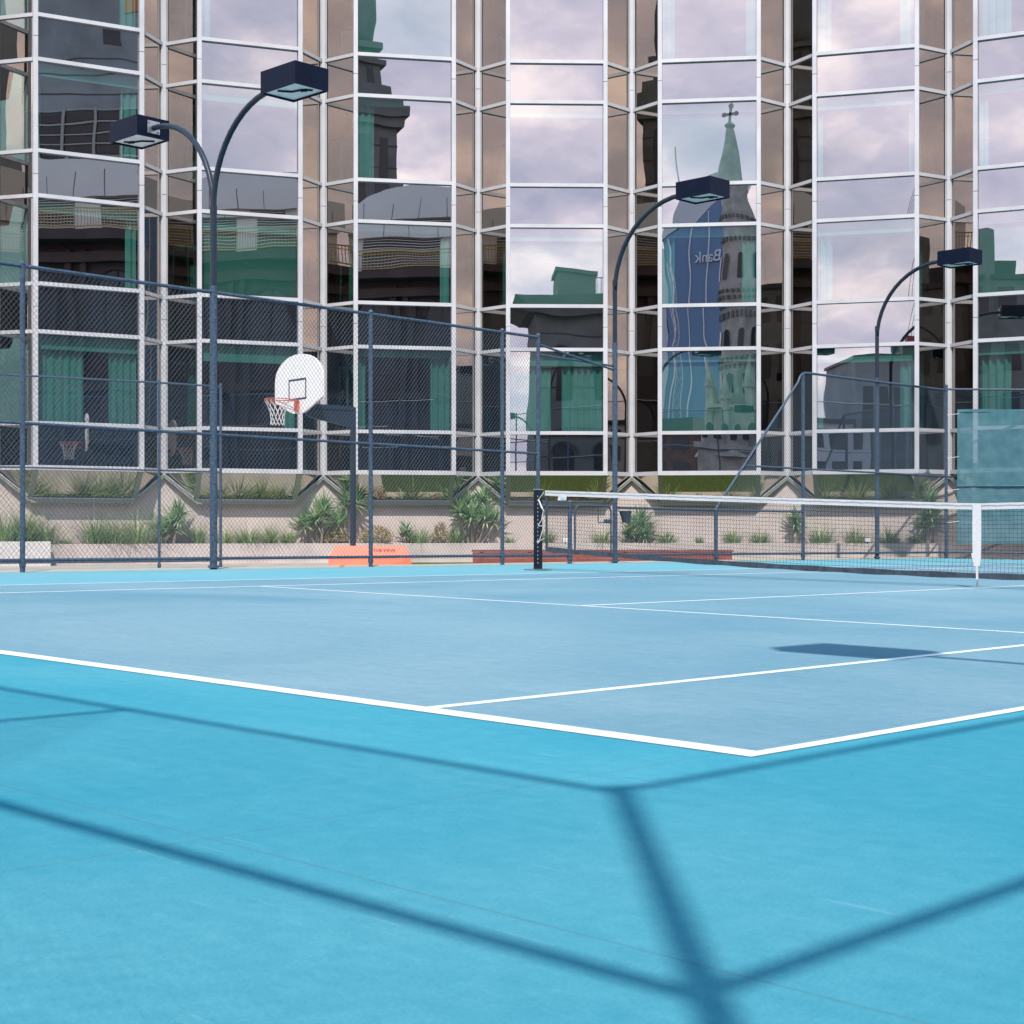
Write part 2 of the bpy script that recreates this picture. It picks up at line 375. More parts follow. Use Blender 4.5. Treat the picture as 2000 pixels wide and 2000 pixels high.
def thing(name, label, cat, loc=(0, 0, 0), group=None):
    o = bpy.data.objects.new(name, None); scene.collection.objects.link(o); o.location = Vector(loc)
    o.empty_display_size = 0.3
    o['label'] = label; o['category'] = cat
    if group: o['group'] = group
    return o
def tag(o, label, cat, group=None):
    o['label'] = label; o['category'] = cat
    if group: o['group'] = group
    return o
def struct(o): o['kind'] = 'structure'; return o
def text_mesh(name, txt, size, mat, origin, ex, ez, parent=None, depth=0.004, spacing=1.0):
    cu = bpy.data.curves.new(name, 'FONT'); cu.body = txt; cu.size = size; cu.extrude = depth; cu.align_x = 'CENTER'; cu.align_y = 'CENTER'; cu.space_character = spacing
    tmp = bpy.data.objects.new(name + '_t', cu); scene.collection.objects.link(tmp)
    bpy.context.view_layer.update()
    me = bpy.data.meshes.new_from_object(tmp.evaluated_get(bpy.context.evaluated_depsgraph_get()))
    bpy.data.objects.remove(tmp); bpy.data.curves.remove(cu)
    ex = Vector(ex).normalized(); ez = Vector(ez).normalized(); ey = ex.cross(ez)
    mt = Matrix((ex, ez, ex.cross(ez))).transposed().to_4x4(); mt.translation = Vector(origin)
    me.transform(mt); me.materials.clear(); me.materials.append(mat)
    o = bpy.data.objects.new(name, me); scene.collection.objects.link(o)
    if parent is not None:
        o.parent = parent; o.matrix_parent_inverse = Matrix.Translation(-Vector(parent.location))
    return o

# ================================================================== GROUND
def w2c(co):
    x, y = co[0], co[1]
    return (CX + c_ * x + s_ * y, CY - s_ * x + c_ * y)
V10 = v_at(-14.0, 1848)
UF = -14.0
mb = MB(); S = 1500
mb.quad((-S, -S, -0.9), (S, -S, -0.9), (S, S, -0.9), (-S, S, -0.9))
struct(mb.build('ground', M['street']))
def sheet(name, pts, mat, dz, n=None):
    b = MB(); b.poly([(x, y, G(x, y) + dz) for x, y in pts]); return struct(b.build(name, mat, uvfn=w2c))
p10 = C(UF + .4, v_at(UF + .4, 1848))
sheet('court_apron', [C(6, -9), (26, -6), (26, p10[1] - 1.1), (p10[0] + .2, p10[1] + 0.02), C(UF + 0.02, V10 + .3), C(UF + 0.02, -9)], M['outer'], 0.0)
sheet('court_playing_surface', [C(0, 0), C(0, 23.77), C(-10.97, 23.77), C(-10.97, 0)], M['inner'], 0.0012)
b = MB()   # slab edge and unpainted margin beyond the fence
e0, e1 = (-14.75, -9), (-14.75, V10 + 1.2)
q = [CG(UF + 0.02, -9), CG(UF + 0.02, V10 + 1.2), CG(e1[0], e1[1]), CG(e0[0], e0[1])]
b.quad(*[(p.x, p.y, p.z - 0.001) for p in q])
b.quad(q[3], q[2], q[2] - Vector((0, 0, .9)), q[3] - Vector((0, 0, .9)))
struct(b.build('concrete_margin', M['cream']))
lines = MB()
def stripe(u0, v0, u1, v1):
    lines.quad(*[CG(a, c, 0.0024) for a, c in ((u0, v0), (u1, v0), (u1, v1), (u0, v1))])
L_ = 23.77
stripe(-10.97, 0, 0, .10); stripe(-10.97, L_ - .10, 0, L_)
stripe(-.052, .10, 0, L_ - .10); stripe(-10.97, .10, -10.915, L_ - .10)
stripe(-1.42, .10, -1.365, L_ - .10); stripe(-9.605, .10, -9.55, L_ - .10)
stripe(-9.55, 5.46, -1.42, 5.51); stripe(-9.55, 18.26, -1.42, 18.31)
stripe(-5.51, 5.51, -5.46, 18.26)
struct(lines.build('court_line', M['line']))
PAVE_Z = -0.04
b = MB(); b.poly([(-30, 5, PAVE_Z), C(-14.76, -5) + (PAVE_Z,), C(-14.76, 11.5) + (PAVE_Z,), (-3.0, 40, PAVE_Z), (-34, 42, PAVE_Z)])
struct(b.build('paving', M['paving']))
b = MB(); b.poly([C(-14.76, 11.5) + (PAVE_Z,), C(-14.76, 30) + (PAVE_Z,), (24, 34.2, PAVE_Z), (24, 42, PAVE_Z), (-3.0, 40, PAVE_Z)])
struct(b.build('lawn', M['lawn']))

# ================================================================== HOTEL FACADE
D0 = 35.0
SC = D0 / 35.7
W, GAP, REC = 2.22 * SC, 1.28 * SC, 0.75 * SC
ROWS = [1.997, 2.923, 4.84, 5.84, 7.68, 8.62, 10.53, 11.46, 13.36, 14.28]
ROWS = [.635 + (z - .635) * SC for z in ROWS]
TOPZ = 16.0
bays = {}
def dirv(th): return Vector((math.cos(R(th)), math.sin(R(th)), 0))
def thb(i): return 29.0 - 9.1 * (i - 1) if i <= 4 else 29.0 - 9.1 * 3 - 8.9 * (i - 4)
L4 = Vector((-0.080, D0, 0))
bays[4] = (L4, L4 + dirv(thb(4)) * W)
for i in range(5, 10):
    g = (thb(i - 1) + thb(i)) / 2; Lp = bays[i - 1][1] + dirv(g) * GAP; bays[i] = (Lp, Lp + dirv(thb(i)) * W)
for i in range(3, -2, -1):
    g = (thb(i + 1) + thb(i)) / 2; Rp = bays[i + 1][0] - dirv(g) * GAP; bays[i] = (Rp - dirv(thb(i)) * W, Rp)
recess = {}       # recess[i] = point between bay i-1 and bay i
for i in range(0, 10):
    a = bays[i - 1][1]; b_ = bays[i][0]; g = (b_ - a).normalized(); nin = Vector((-g.y, g.x, 0))
    recess[i] = (a + b_) / 2 + nin * REC
hotel = thing('hotel_building', 'curved mirrored-glass hotel facade of angled bays with pale aluminium frames above a pink rendered base', 'building', (1.0, D0 + 1, 0))
Z = lambda p, z: Vector((p.x, p.y, z))
# rows of glazing: even gaps are spandrels, odd ones vision glass
rowspan = [(ROWS[k], ROWS[k + 1], k % 2 == 1) for k in range(len(ROWS) - 1)] + [(ROWS[-1], TOPZ, True)]
TH = 0.078
def pane(name, a, b2, z0, z1, mat):
    m_ = MB(); m_.quad(Z(a, z0), Z(b2, z0), Z(b2, z1), Z(a, z1)); return m_.build(name, mat, hotel)
rng = random.Random(3)
# curtains: (bay, storey) -> (fraction from left, fraction from right)
CURT = {(1, 0): (0.45, 0.27), (2, 0): (0.0, 0.12), (3, 0): (0.08, 0.2), (4, 0): (0.42, 0.42), (5, 0): (1.0, 0), (6, 0): (0.05, 0.14), (7, 0): (0.3, 0.1),
        (1, 1): (0.0, 0.1), (2, 1): (1.0, 0), (3, 1): (0.0, 0.1), (4, 1): (1.0, 0), (3, 3): (1.0, 0), (5, 1): (0.12, 0.14), (6, 1): (0.14, 0.0), (7, 1): (1.0, 0),
        (1, 2): (0.04, 0.15), (3, 2): (0.17, 0.0), (5, 2): (1.0, 0), (6, 2): (0.05, 0.05), (7, 2): (0.08, 0.1),
        (1, 3): (0.03, 0.16), (2, 3): (0.1, 0.0), (5, 3): (0.12, 0.1), (6, 3): (0.13, 0.14), (7, 3): (0.3, 0.1)}
PEL = {1: 0.28, 2: 0.36, 3: 0.15, 4: 0.3, 5: 0.22, 6: 0.3, 7: 0.24}
for i in range(0, 9):
    a, b2 = bays[i]; e = (b2 - a).normalized(); nout = Vector((e.y, -e.x, 0))
    la, rb = recess[i], recess[i + 1] if (i + 1) in recess else None
    big = 0 if i in (0, 8) else 1
    st = 0
    for k, (z0, z1, vis) in enumerate(rowspan):
        pane('window' if vis else 'spandrel_panel', a, b2, z0, z1, M['glass' if vis else 'spandrel'])
        if i >= 1: pane('side_window' if vis else 'side_spandrel_panel', la, a, z0, z1, M['glass_side' if vis else 'spandrel_side'])
        if rb is not None and i <= 7: pane('side_window' if vis else 'side_spandrel_panel', b2, rb, z0, z1, M['glass_side' if vis else 'spandrel_side'])
        if vis and 1 <= i <= 7:
            ph = PEL.get(i, 0.28) * (0.85 if st else 1.0)
            m_ = MB(); q0 = a - nout * 0.10 + e * 0.03; q1 = b2 - nout * 0.10 - e * 0.03
            m_.box((Z(q0, 0) + Z(q1, 0)) / 2 + Vector((0, 0, z1 - 0.06 - ph / 2)), ((q1 - q0).length, 0.03, ph), e, nout)
            m_.build('pelmet', M['pelmet'], hotel)
            cl, cr_ = CURT.get((i, st), (0.0, 0.0))
            for fr, side in ((cl, 0), (cr_, 1)):
                if fr <= 0.02: continue
                m_ = MB(); Lc = W * fr; n_ = max(6, int(Lc / 0.028)); start = 0.05 if side == 0 else W - 0.05 - Lc
                if fr == 1.0: start = 0.03; Lc = W - 0.06
                pts = []
                ph_ = rng.random() * 6
                for j in range(n_ + 1):
                    s0 = start + Lc * j / n_
                    off = 0.20 + 0.035 * math.sin(s0 * 2 * math.pi / 0.15 + ph_ + 0.8 * math.sin(s0 * 7)) + 0.01 * math.sin(s0 * 40)
                    pts.append(a + e * s0 - nout * off)
                for j in range(n_):
                    m_.quad(Z(pts[j], z0 + 0.03), Z(pts[j + 1], z0 + 0.03), Z(pts[j + 1], z1 - 0.08), Z(pts[j], z1 - 0.08))
                if fr == 1.0:
                    m_ = MB(); q0 = a + e * .04 - nout * .16; q1 = b2 - e * .04 - nout * .16; m_.quad(Z(q0, z0 + .03), Z(q1, z0 + .03), Z(q1, z1 - .06), Z(q0, z1 - .06)); m_.build('roller_blind', M['blind'], hotel)
                else: m_.build('curtain', M['curtain'], hotel, smooth=True)
            st += 1
# interior shell: slabs and back walls
m_ = MB()
outer = []
for i in range(0, 9):
    if i in recess: outer.append(recess[i])
    outer += [bays[i][0], bays[i][1]]
if 9 in recess: outer.append(recess[9])
inner = [recess[i] + Vector((0, 3.2, 0)) for i in range(0, 10)]
def offs(p): 
    cen = Vector((0.8, 12.0, 0)); d = (p - cen); d.z = 0; return p + d.normalized() * 0.02
for k, (z0, z1, vis) in enumerate(rowspan):
    if not vis:
        # solid slab zone between storeys (dark room finish), set 0.3 m behind the glass
        for j in range(len(outer) - 1):
            a0, a1 = outer[j], outer[j + 1]
            cen = Vector((0.8, 12.0, 0))
            o0 = a0 + (a0 - cen).normalized() * 0.28; o1 = a1 + (a1 - cen).normalized() * 0.28
            i0 = a0 + (a0 - cen).normalized() * 4.2; i1 = a1 + (a1 - cen).normalized() * 4.2
            m_.quad(Z(o0, z0 + .02), Z(o1, z0 + .02), Z(i1, z0 + .02), Z(i0, z0 + .02))
            m_.quad(Z(o0, z1 - .02), Z(o1, z1 - .02), Z(i1, z1 - .02), Z(i0, z1 - .02))
            m_.quad(Z(o0, z0 + .02), Z(o1, z0 + .02), Z(o1, z1 - .02), Z(o0, z1 - .02))
cen = Vector((0.8, 12.0, 0))
for j in range(len(outer) - 1):
    i0 = outer[j] + (outer[j] - cen).normalized() * 4.2; i1 = outer[j + 1] + (outer[j + 1] - cen).normalized() * 4.2
    m_.quad(Z(i0, 0), Z(i1, 0), Z(i1, TOPZ + 2), Z(i0, TOPZ + 2))
for i in recess:
    a0 = recess[i] + (recess[i] - cen).normalized() * 0.15; a1 = recess[i] + (recess[i] - cen).normalized() * 4.2
    m_.quad(Z(a0, 2), Z(a1, 2), Z(a1, TOPZ), Z(a0, TOPZ))
m_.build('interior', M['room'], hotel)
# upper wall above the seen rows
m_ = MB()
for j in range(len(outer) - 1): m_.quad(Z(outer[j], TOPZ), Z(outer[j + 1], TOPZ), Z(outer[j + 1], TOPZ + 2.5), Z(outer[j], TOPZ + 2.5))
m_.build('parapet', M['render'], hotel)
# transoms: one bent member per bay and row
for i in range(0, 9):
    a, b2 = bays[i]; e = (b2 - a).normalized(); nout = Vector((e.y, -e.x, 0))
    for z in ROWS:
        m_ = MB()
        hh = 0.095 if z == ROWS[0] else TH
        zc = z
        m_.beam(Z(a + nout * 0.035, zc), Z(b2 + nout * 0.035, zc), 0.09, hh)
        m_.build('transom', M['alu'], hotel)
        for p0, p1 in (((recess[i], a) if i >= 1 else (None, None)), ((b2, recess[i + 1]) if (i + 1 in recess and i <= 7) else (None, None))):
            if p0 is None: continue
            m_ = MB()
            ee = (p1 - p0).normalized(); no = Vector((ee.y, -ee.x, 0))
            m_.beam(Z(p0 + no * 0.016 + ee * 0.02, zc), Z(p1 + no * 0.016 - ee * 0.02, zc), 0.06, hh - 0.004)
            m_.build('side_transom', M['alu'], hotel)
# mullions, split at their sleeve joints
joints = [ROWS[0] - 0.05] + [.635 + (z - .635) * SC for z in (5.35, 8.12, 11.0, 13.8)] + [TOPZ]
def mullion(pos, ex, w, dep, name='mullion'):
    m_ = MB(); ey = Vector((ex.y, -ex.x, 0))
    for k in range(len(joints) - 1):
        z0, z1 = joints[k] + (0.005 if k else 0), joints[k + 1] - 0.005
        m_.box(Z(pos, (z0 + z1) / 2), (w, dep, z1 - z0), ex, ey)
    m_.build(name, M['alu'], hotel, bevel=0.006)
for i in range(0, 9):
    a, b2 = bays[i]; e = (b2 - a).normalized(); nout = Vector((e.y, -e.x, 0))
    mullion(a + nout * 0.045 - e * 0.01, e, 0.098, 0.075)
    mullion(b2 + nout * 0.045 + e * 0.01, e, 0.098, 0.075)
for i in recess:
    if i < 1 or i > 8: continue
    g = (bays[i][0] - bays[i - 1][1]).normalized(); nout = Vector((g.y, -g.x, 0))
    mullion(recess[i] + nout * 0.05, g, 0.10, 0.10, 'recess_mullion')
    for sgn in (-1, 1):
        m_ = MB(); m_.box(Z(recess[i] + nout * 0.085 + g * sgn * 0.064, (ROWS[0] + TOPZ) / 2), (0.018, 0.05, TOPZ - ROWS[0]), g, nout); m_.build('mullion_trim', M['alu'], hotel)
# base: sloped glazing under each bay, sills and rendered wall
ZS = 1.355
wall = MB(); idx = sorted(recess)
for k in range(len(idx) - 1):
    a0, a1 = recess[idx[k]], recess[idx[k + 1]]
    wall.quad(Z(a0, -0.2), Z(a1, -0.2), Z(a1, ROWS[0] - .05), Z(a0, ROWS[0] - .05))
wall.build('base_wall', M['render'], hotel)
for i in range(1, 9):
    if i + 1 not in recess: continue
    a, b2 = bays[i]; e = (b2 - a).normalized(); nout = Vector((e.y, -e.x, 0))
    ra, rb = recess[i], recess[i + 1]; ce = (rb - ra).normalized(); cn = Vector((ce.y, -ce.x, 0))
    # bottom corners on the wall plane
    def onwall(p):
        s0 = (p - ra).dot(ce); return ra + ce * s0 + cn * 0.17
    ba = onwall(a); bb = onwall(b2)
    zt = ROWS[0] - 0.045
    m_ = MB(); m_.quad(Z(ba, ZS), Z(bb, ZS), Z(b2, zt), Z(a, zt)); m_.build('sloped_window', M['glass_slope'], hotel)
    m_ = MB(); m_.quad(Z(ba, ZS - .06), Z(bb, ZS - .06), Z(bb - cn * .17, ZS - .06), Z(ba - cn * .17, ZS - .06)); m_.tri(Z(ba, ZS - .06), Z(ra, zt - .06), Z(ba - cn * .17, ZS - .06)); m_.tri(Z(bb, ZS - .06), Z(rb, zt - .06), Z(bb - cn * .17, ZS - .06)); m_.build('soffit', M['render'], hotel)
    m_ = MB(); m_.tri(Z(ra + cn * 0.02, zt), Z(ba, ZS), Z(a, zt)); m_.build('sloped_side_window', M['glass_slope'], hotel)
    m_ = MB(); m_.tri(Z(rb + cn * 0.02, zt), Z(b2, zt), Z(bb, ZS)); m_.build('sloped_side_window', M['glass_slope'], hotel)
    for q0_, q1_ in ((a, ba), (b2, bb)):
        m_ = MB(); m_.beam(Z(q0_, zt) + nout * .01, Z(q1_, ZS), 0.11, 0.05); m_.build('sloped_mullion', M['aludark'], hotel)
    m_ = MB()
    m_.beam(Z(ba - cn * 0.03, ZS - 0.055), Z(bb - cn * 0.03, ZS - 0.055), 0.12, 0.09)
    m_.beam(Z(ra + cn * 0.05, zt - .05), Z(ba - cn * 0.03, ZS - .055), 0.10, 0.05); m_.beam(Z(rb + cn * 0.05, zt - .05), Z(bb - cn * 0.03, ZS - .055), 0.10, 0.05)
    m_.build('sill', M['aludark'], hotel)
    m_ = MB(); m_.beam(Z(ba + cn * 0.025, ZS - 0.002), Z(bb + cn * 0.025, ZS - 0.002), 0.04, 0.02)
    m_.beam(Z(ra + cn * 0.10, zt - .01), Z(ba + cn * 0.03, ZS + .002), 0.03, 0.02); m_.beam(Z(rb + cn * 0.10, zt - .01), Z(bb + cn * 0.03, ZS + .002), 0.03, 0.02)
    m_.build('sill_flashing', M['alu'], hotel)

# ================================================================== PLANTER
def offset_line(off):
    out = []
    for i in idx:
        ii = [k for k in (i - 1, i) if k in bays]
        g = (bays[i][0] - bays[i - 1][1]).normalized(); nout = Vector((g.y, -g.x, 0)); out.append(recess[i] + nout * off)
    return out
pl = thing('planter_wall', 'long low pink concrete planter wall curving in front of the glass facade', 'wall', (1, 34.5, 0))
PO = 0.50
o1, o2 = offset_line(PO), offset_line(PO - 0.11)
m_ = MB(); ZP = 0.395
for k in range(len(o1) - 1):
    m_.hexa([Z(o1[k], -0.2), Z(o1[k + 1], -0.2), Z(o2[k + 1], -0.2), Z(o2[k], -0.2), Z(o1[k], ZP), Z(o1[k + 1], ZP), Z(o2[k + 1], ZP), Z(o2[k], ZP)])
m_.build('planter_face', M['planter'], pl)
m_ = MB(); w0 = offset_line(0.0)
for k in range(len(o1) - 1): m_.quad(Z(o2[k], ZP - .05), Z(o2[k + 1], ZP - .05), Z(w0[k + 1], ZP - .02), Z(w0[k], ZP - .02))
struct(m_.build('garden_soil', M['soil']))
def ray_line(px, pts):
    k = (px - 1000) / F_
    for j in range(len(pts) - 1):
        a0, a1 = pts[j], pts[j + 1]
        d0 = a0.x - k * a0.y; d1 = a1.x - k * a1.y
        if d0 <= 0 <= d1:
            t = d0 / (d0 - d1); return a0 + (a1 - a0) * t
    return None
# concrete block at the left edge
m_ = MB()
bl = P(45, 31.0)
ex = Vector((0.93, 0.36, 0)); 
m_.box((bl.x - 0.10, bl.y + 0.45, 0.14), (1.0, 0.8, 0.62), (0.955, 0.29, 0), (-0.29, 0.955, 0))
tag(m_.build('concrete_block', M['block'], bevel=0.012), 'pale raised concrete block at the far left of the planter wall', 'planter block')

# ================================================================== FENCES
def clip_poly(p0, p1, poly):
    # clip segment to convex ccw polygon in 2D
    t0, t1 = 0.0, 1.0; dx, dy = p1[0] - p0[0], p1[1] - p0[1]
    n = len(poly)
    for i in range(n):
        ax, ay = poly[i]; bx, by = poly[(i + 1) % n]
        nx, ny = -(by - ay), (bx - ax)
        num = nx * (p0[0] - ax) + ny * (p0[1] - ay); den = nx * dx + ny * dy
        if abs(den) < 1e-12:
            if num < 0: return None
            continue
        t = -num / den
        if den > 0: t0 = max(t0, t)
        else: t1 = min(t1, t)
        if t0 >= t1: return None
    return (p0[0] + dx * t0, p0[1] + dy * t0), (p0[0] + dx * t1, p0[1] + dy * t1)
def chain_link(a, b, poly, name, parent, r=0.0022, sp=0.063, k=1.18, side=None):
    """a,b: base end points (world, with ground z); poly: (s,t) outline, t measured above the a-b base line"""
    a = Vector(a); b = Vector(b); e = b - a; L = e.length; eh = e / L
    no = Vector((eh.y, -eh.x, 0)).normalized()
    if side: no = no * side
    m_ = MB(); H = max(p[1] for p in poly); s0 = min(p[0] for p in poly); s1 = max(p[0] for p in poly)
    rr = random.Random(11)
    for fam in (1, -1):
        s = s0 - (H / k if fam == 1 else 0)
        end = s1 + (0 if fam == 1 else H / k)
        while s < end:
            q = clip_poly((s, 0), (s + fam * H / k, H), poly)
            s += sp
            if not q: continue
            (sa, ta), (sb, tb) = q
            if abs(tb - ta) < 0.02: continue
            off = no * (0.0028 * fam)
            A = a + eh * sa + Vector((0, 0, ta)) + off; B = a + eh * sb + Vector((0, 0, tb)) + off
            d = (B - A).normalized(); s1_ = d.cross(no).normalized()
            i = len(m_.v)
            for Pt in (A, B):
                m_.v.append(tuple(Pt + no * r)); m_.v.append(tuple(Pt - no * r * .5 + s1_ * r * .87)); m_.v.append(tuple(Pt - no * r * .5 - s1_ * r * .87))
            for j in range(3):
                m_.f.append((i + j, i + (j + 1) % 3, i + 3 + (j + 1) % 3, i + 3 + j)); m_.tone.append(None)
    return m_.build(name, M['wire'], parent)
def fence_post(p, h, r, parent, name='post', cap=True):
    m_ = MB(); p = Vector(p)
    m_.tube([p - Vector((0, 0, .05)), p + Vector((0, 0, h))], r, 14)
    if cap:
        m_.tube([p + Vector((0, 0, h)), p + Vector((0, 0, h + .012)), p + Vector((0, 0, h + .03)), p + Vector((0, 0, h + .045))], [r * 1.18, r * 1.15, r * .9, r * .3], 14)
    m_.tube([p + Vector((0, 0, .06)), p + Vector((0, 0, .11))], r * 1.28, 14)
    return m_.build(name, M['fence'], parent, smooth=False)
def rail(a, b, r, parent, name):
    m_ = MB(); m_.tube([a, b], r, 10); return m_.build(name, M['fence'], parent)
def band(p, z, r, parent):
    m_ = MB(); m_.tube([Vector(p) + Vector((0, 0, z - .02)), Vector(p) + Vector((0, 0, z + .02))], r, 14); return m_.build('clamp', M['fence'], parent)
def tall_fence(label, ends, posts, h=3.55, mid=(1.72,), radius=0.030, group='navy chain-link court fences', mesh=True, skip=()):
    """ends: (u0,v0),(u1,v1) in court coords; posts: list of (u,v)"""
    a = CG(*ends[0]); b = CG(*ends[1])
    t = thing('chain_link_fence', label, 'fence', a, group)
    for k, (u, v) in enumerate(posts):
        if k in skip: continue
        p = CG(u, v); fence_post(p, h, radius, t)
    up = lambda z: Vector((0, 0, z))
    rail(a + up(h - 0.02), b + up(h - 0.02), 0.0225, t, 'top_rail')
    for z in mid: rail(a + up(z), b + up(z), 0.019, t, 'mid_rail')
    rail(a + up(0.14), b + up(0.14), 0.021, t, 'bottom_rail')
    L = (b - a).length
    if mesh: chain_link(a, b, [(0, .10), (L, .10), (L, h), (0, h)], 'mesh_panel', t)
    return t, a, b
v1, v2, v3, v4, v5 = [v_at(UF, p) for p in (44, 417, 724, 981, 1051)]
v6g, v6, v7, v8, v9 = [v_at(UF, p) for p in (1113, 1201, 1398, 1568, 1713)]
sp_ = v2 - v1
posts = [(UF, v) for v in (v1 - 2 * sp_, v1 - sp_, v1, v2, v3, v4, v5)]
tA, a_, b_ = tall_fence('tall navy chain-link fence along the left of the tennis court, ending beside the net post', ((UF, -4.5), (UF, v5)), posts, skip=(3,))
# low fence stretches
def low_panel(label, va, vb, h0=0.91, sizes=0.027, cat='fence', posts=()):
    a = CG(UF, va); b = CG(UF, vb); t = thing('low_chain_link_fence', label, cat, a, 'low chain-link fence lengths')
    rail(a + Vector((0, 0, h0)), b + Vector((0, 0, h0)), 0.0215, t, 'top_rail'); rail(a + Vector((0, 0, .13)), b + Vector((0, 0, .13)), 0.019, t, 'bottom_rail')
    L = (b - a).length
    chain_link(a, b, [(0, .10), (L, .10), (L, h0), (0, h0)], 'mesh_panel', t)
    for v, hh, r_ in posts: fence_post(CG(UF, v), hh, r_, t)
    return t
low_panel('short low chain-link panel between the net post and the gate', v5, v6g, posts=[(v6g, 0.97, 0.036)])
t = low_panel('low chain-link fence between the middle lamp post and the sloping fence', v6, v7, posts=[(v7, .9, 0.034)])
# gate with rounded top corners
ga, gb = CG(UF, v6g + 0.12), CG(UF, v6 - 0.10)
gt = thing('gate', 'small navy wire gate with rounded top corners left of the middle lamp post', 'gate', ga)
e = (gb - ga).normalized(); L = (gb - ga).length; rr_ = 0.11
pts = [ga + Vector((0, 0, .16))]
for k in range(7):
    an = math.pi - k * math.pi / 12
    pts.append(ga + e * (rr_ + rr_ * math.cos(an)) + Vector((0, 0, .93 - rr_ + rr_ * math.sin(an))))
for k in range(7):
    an = math.pi / 2 - k * math.pi / 12
    pts.append(ga + e * (L - rr_ + rr_ * math.cos(an)) + Vector((0, 0, .93 - rr_ + rr_ * math.sin(an))))
pts += [gb + Vector((0, 0, .16)), ga + Vector((0, 0, .16))]
m_ = MB(); m_.tube(pts, 0.016, 8); m_.build('gate_frame', M['fence'], gt)
chain_link(ga, gb, [(0.01, .16), (L - .01, .16), (L - .01, .84), (L - .1, .93), (.1, .93), (.01, .84)], 'mesh_panel', gt)
m_ = MB(); k0 = ga + e * (L - .32)
m_.tube([k0 + Vector((0, 0, .92)), k0 + Vector((0, 0, .66)), gb + Vector((0, 0, .66))], 0.011, 6)
m_.box(gb - e * .1 + Vector((0, 0, .69)), (.12, .03, .05), e, (e.y, -e.x, 0)); m_.build('latch', M['fence'], gt)
# overhead brace between corner post and middle lamp
ca, cb_ = CG(UF, v5), CG(UF, v6)
br = thing('overhead_brace', 'pair of thin navy bars bridging the gate opening high above it', 'brace', ca)
rail(ca + Vector((0, 0, 3.42)), cb_ + Vector((0, 0, 3.16)), 0.017, br, 'brace_bar')
rail(ca + Vector((0.02, 0.03, 3.26)), cb_ + Vector((0.0, 0.03, 3.23)), 0.017, br, 'brace_bar')
# right hand run with the slope
a = CG(UF, v7); V10 = v_at(UF + .4, 1848); b10 = CG(UF + .4, V10)
V8 = v_at(UF + .13, 1568); b8 = a + (b10 - a) * ((V8 - v7) / (V10 - v7))
tR = thing('chain_link_fence', 'chain-link fence at right whose top rail slopes up from the low fence', 'fence', a, 'navy chain-link court fences')
e = (b10 - a).normalized(); L8 = (b8 - a).length; L10 = (b10 - a).length
H = 3.55
m_ = MB(); top = []
top.append(a + Vector((0, 0, .93)))
top.append(b8 - e * 0.16 + Vector((0, 0, H - 0.22))); top.append(b8 - e * 0.09 + Vector((0, 0, H - .10))); top.append(b8 - e * 0.0 + Vector((0, 0, H - .035)))
top.append(b8 + e * 0.12 + Vector((0, 0, H - 0.02))); top.append(b10 + Vector((0, 0, H - 0.02)))
m_.tube(top, 0.0235, 10); m_.build('top_rail', M['fence'], tR)
sl = L8 * (1.72 - .93) / (H - .93)
rail(a + e * sl + Vector((0, 0, 1.72)), b10 + e * .35 + Vector((0, 0, 1.72)), 0.019, tR, 'mid_rail')
rail(a + Vector((0, 0, .13)), b10 + Vector((0, 0, .13)), 0.021, tR, 'bottom_rail')
rail(a + Vector((0, 0, .91)), b8 + Vector((0, 0, .91)), 0.019, tR, 'low_rail')
chain_link(a, b10, [(0, .10), (L8, .10), (L8, H - .02), (0, .93)], 'mesh_panel', tR)
chain_link(a, b10, [(L8, .10), (L10, .10), (L10, H), (L8, H - .02)], 'mesh_panel', tR)
fence_post(b8, H - .03, 0.034, tR, cap=False); fence_post(b10, H + .06, 0.034, tR)
# back fence, turned square to the facade
bx = Vector((b10.x, b10.y, b10.z)); be = bx + Vector((12, -0.9, 0)); be.z = G(be.x, be.y)
tB = thing('chain_link_fence', 'far chain-link fence at the right edge carrying the teal shade cloth', 'fence', bx, 'navy chain-link court fences')
for z, r_, nm in ((H, .022, 'top_rail'), (.14, .021, 'bottom_rail')): rail(bx + Vector((0, 0, z)), be + Vector((0, 0, z)), r_, tB, nm)
Lb = (be - bx).length
chain_link(bx, be, [(0, .10), (Lb, .10), (Lb, H), (0, H)], 'mesh_panel', tB)
for s0 in (2.9, 6.0, 9.0): fence_post(bx + (be - bx) * (s0 / Lb), H, 0.034, tB)
m_ = MB(); c0 = bx + Vector((.22, -0.05, 0)); nS = 44; LS = 9.0
zt_, zb_ = 3.21, 0.41
def cl(s, z):
    return Vector((c0.x + s, c0.y + -0.078 * s + 0.012 * math.sin(s * 5 + z * 2) + .006 * math.sin(s * 17 + z * 9), z + 0.012 * math.sin(s * 4.2)))
for j in range(nS):
    for q in range(6):
        s0, s1 = LS * j / nS, LS * (j + 1) / nS; z0 = zb_ + (zt_ - zb_) * q / 6; z1 = zb_ + (zt_ - zb_) * (q + 1) / 6
        m_.quad(cl(s0, z0), cl(s1, z0), cl(s1, z1), cl(s0, z1))
cl_o = thing('shade_cloth', 'translucent teal shade cloth tied to the far fence at the right edge', 'shade cloth', c0)
m_.build('cloth_sheet', M['cloth'], cl_o, smooth=True)
m_ = MB()
for z in (zt_ - .03, zb_ + .02): m_.beam(cl(0, z) + Vector((0, -.006, 0)), cl(LS, z) + Vector((0, -.006, 0)), .004, .05)
m_.beam(cl(0.02, zb_) + Vector((0, -.006, 0)), cl(0.02, zt_) + Vector((0, -.006, 0)), .05, .004, up=(0, 1, 0))
m_.build('hem', M['cloth'], cl_o)
m_ = MB()
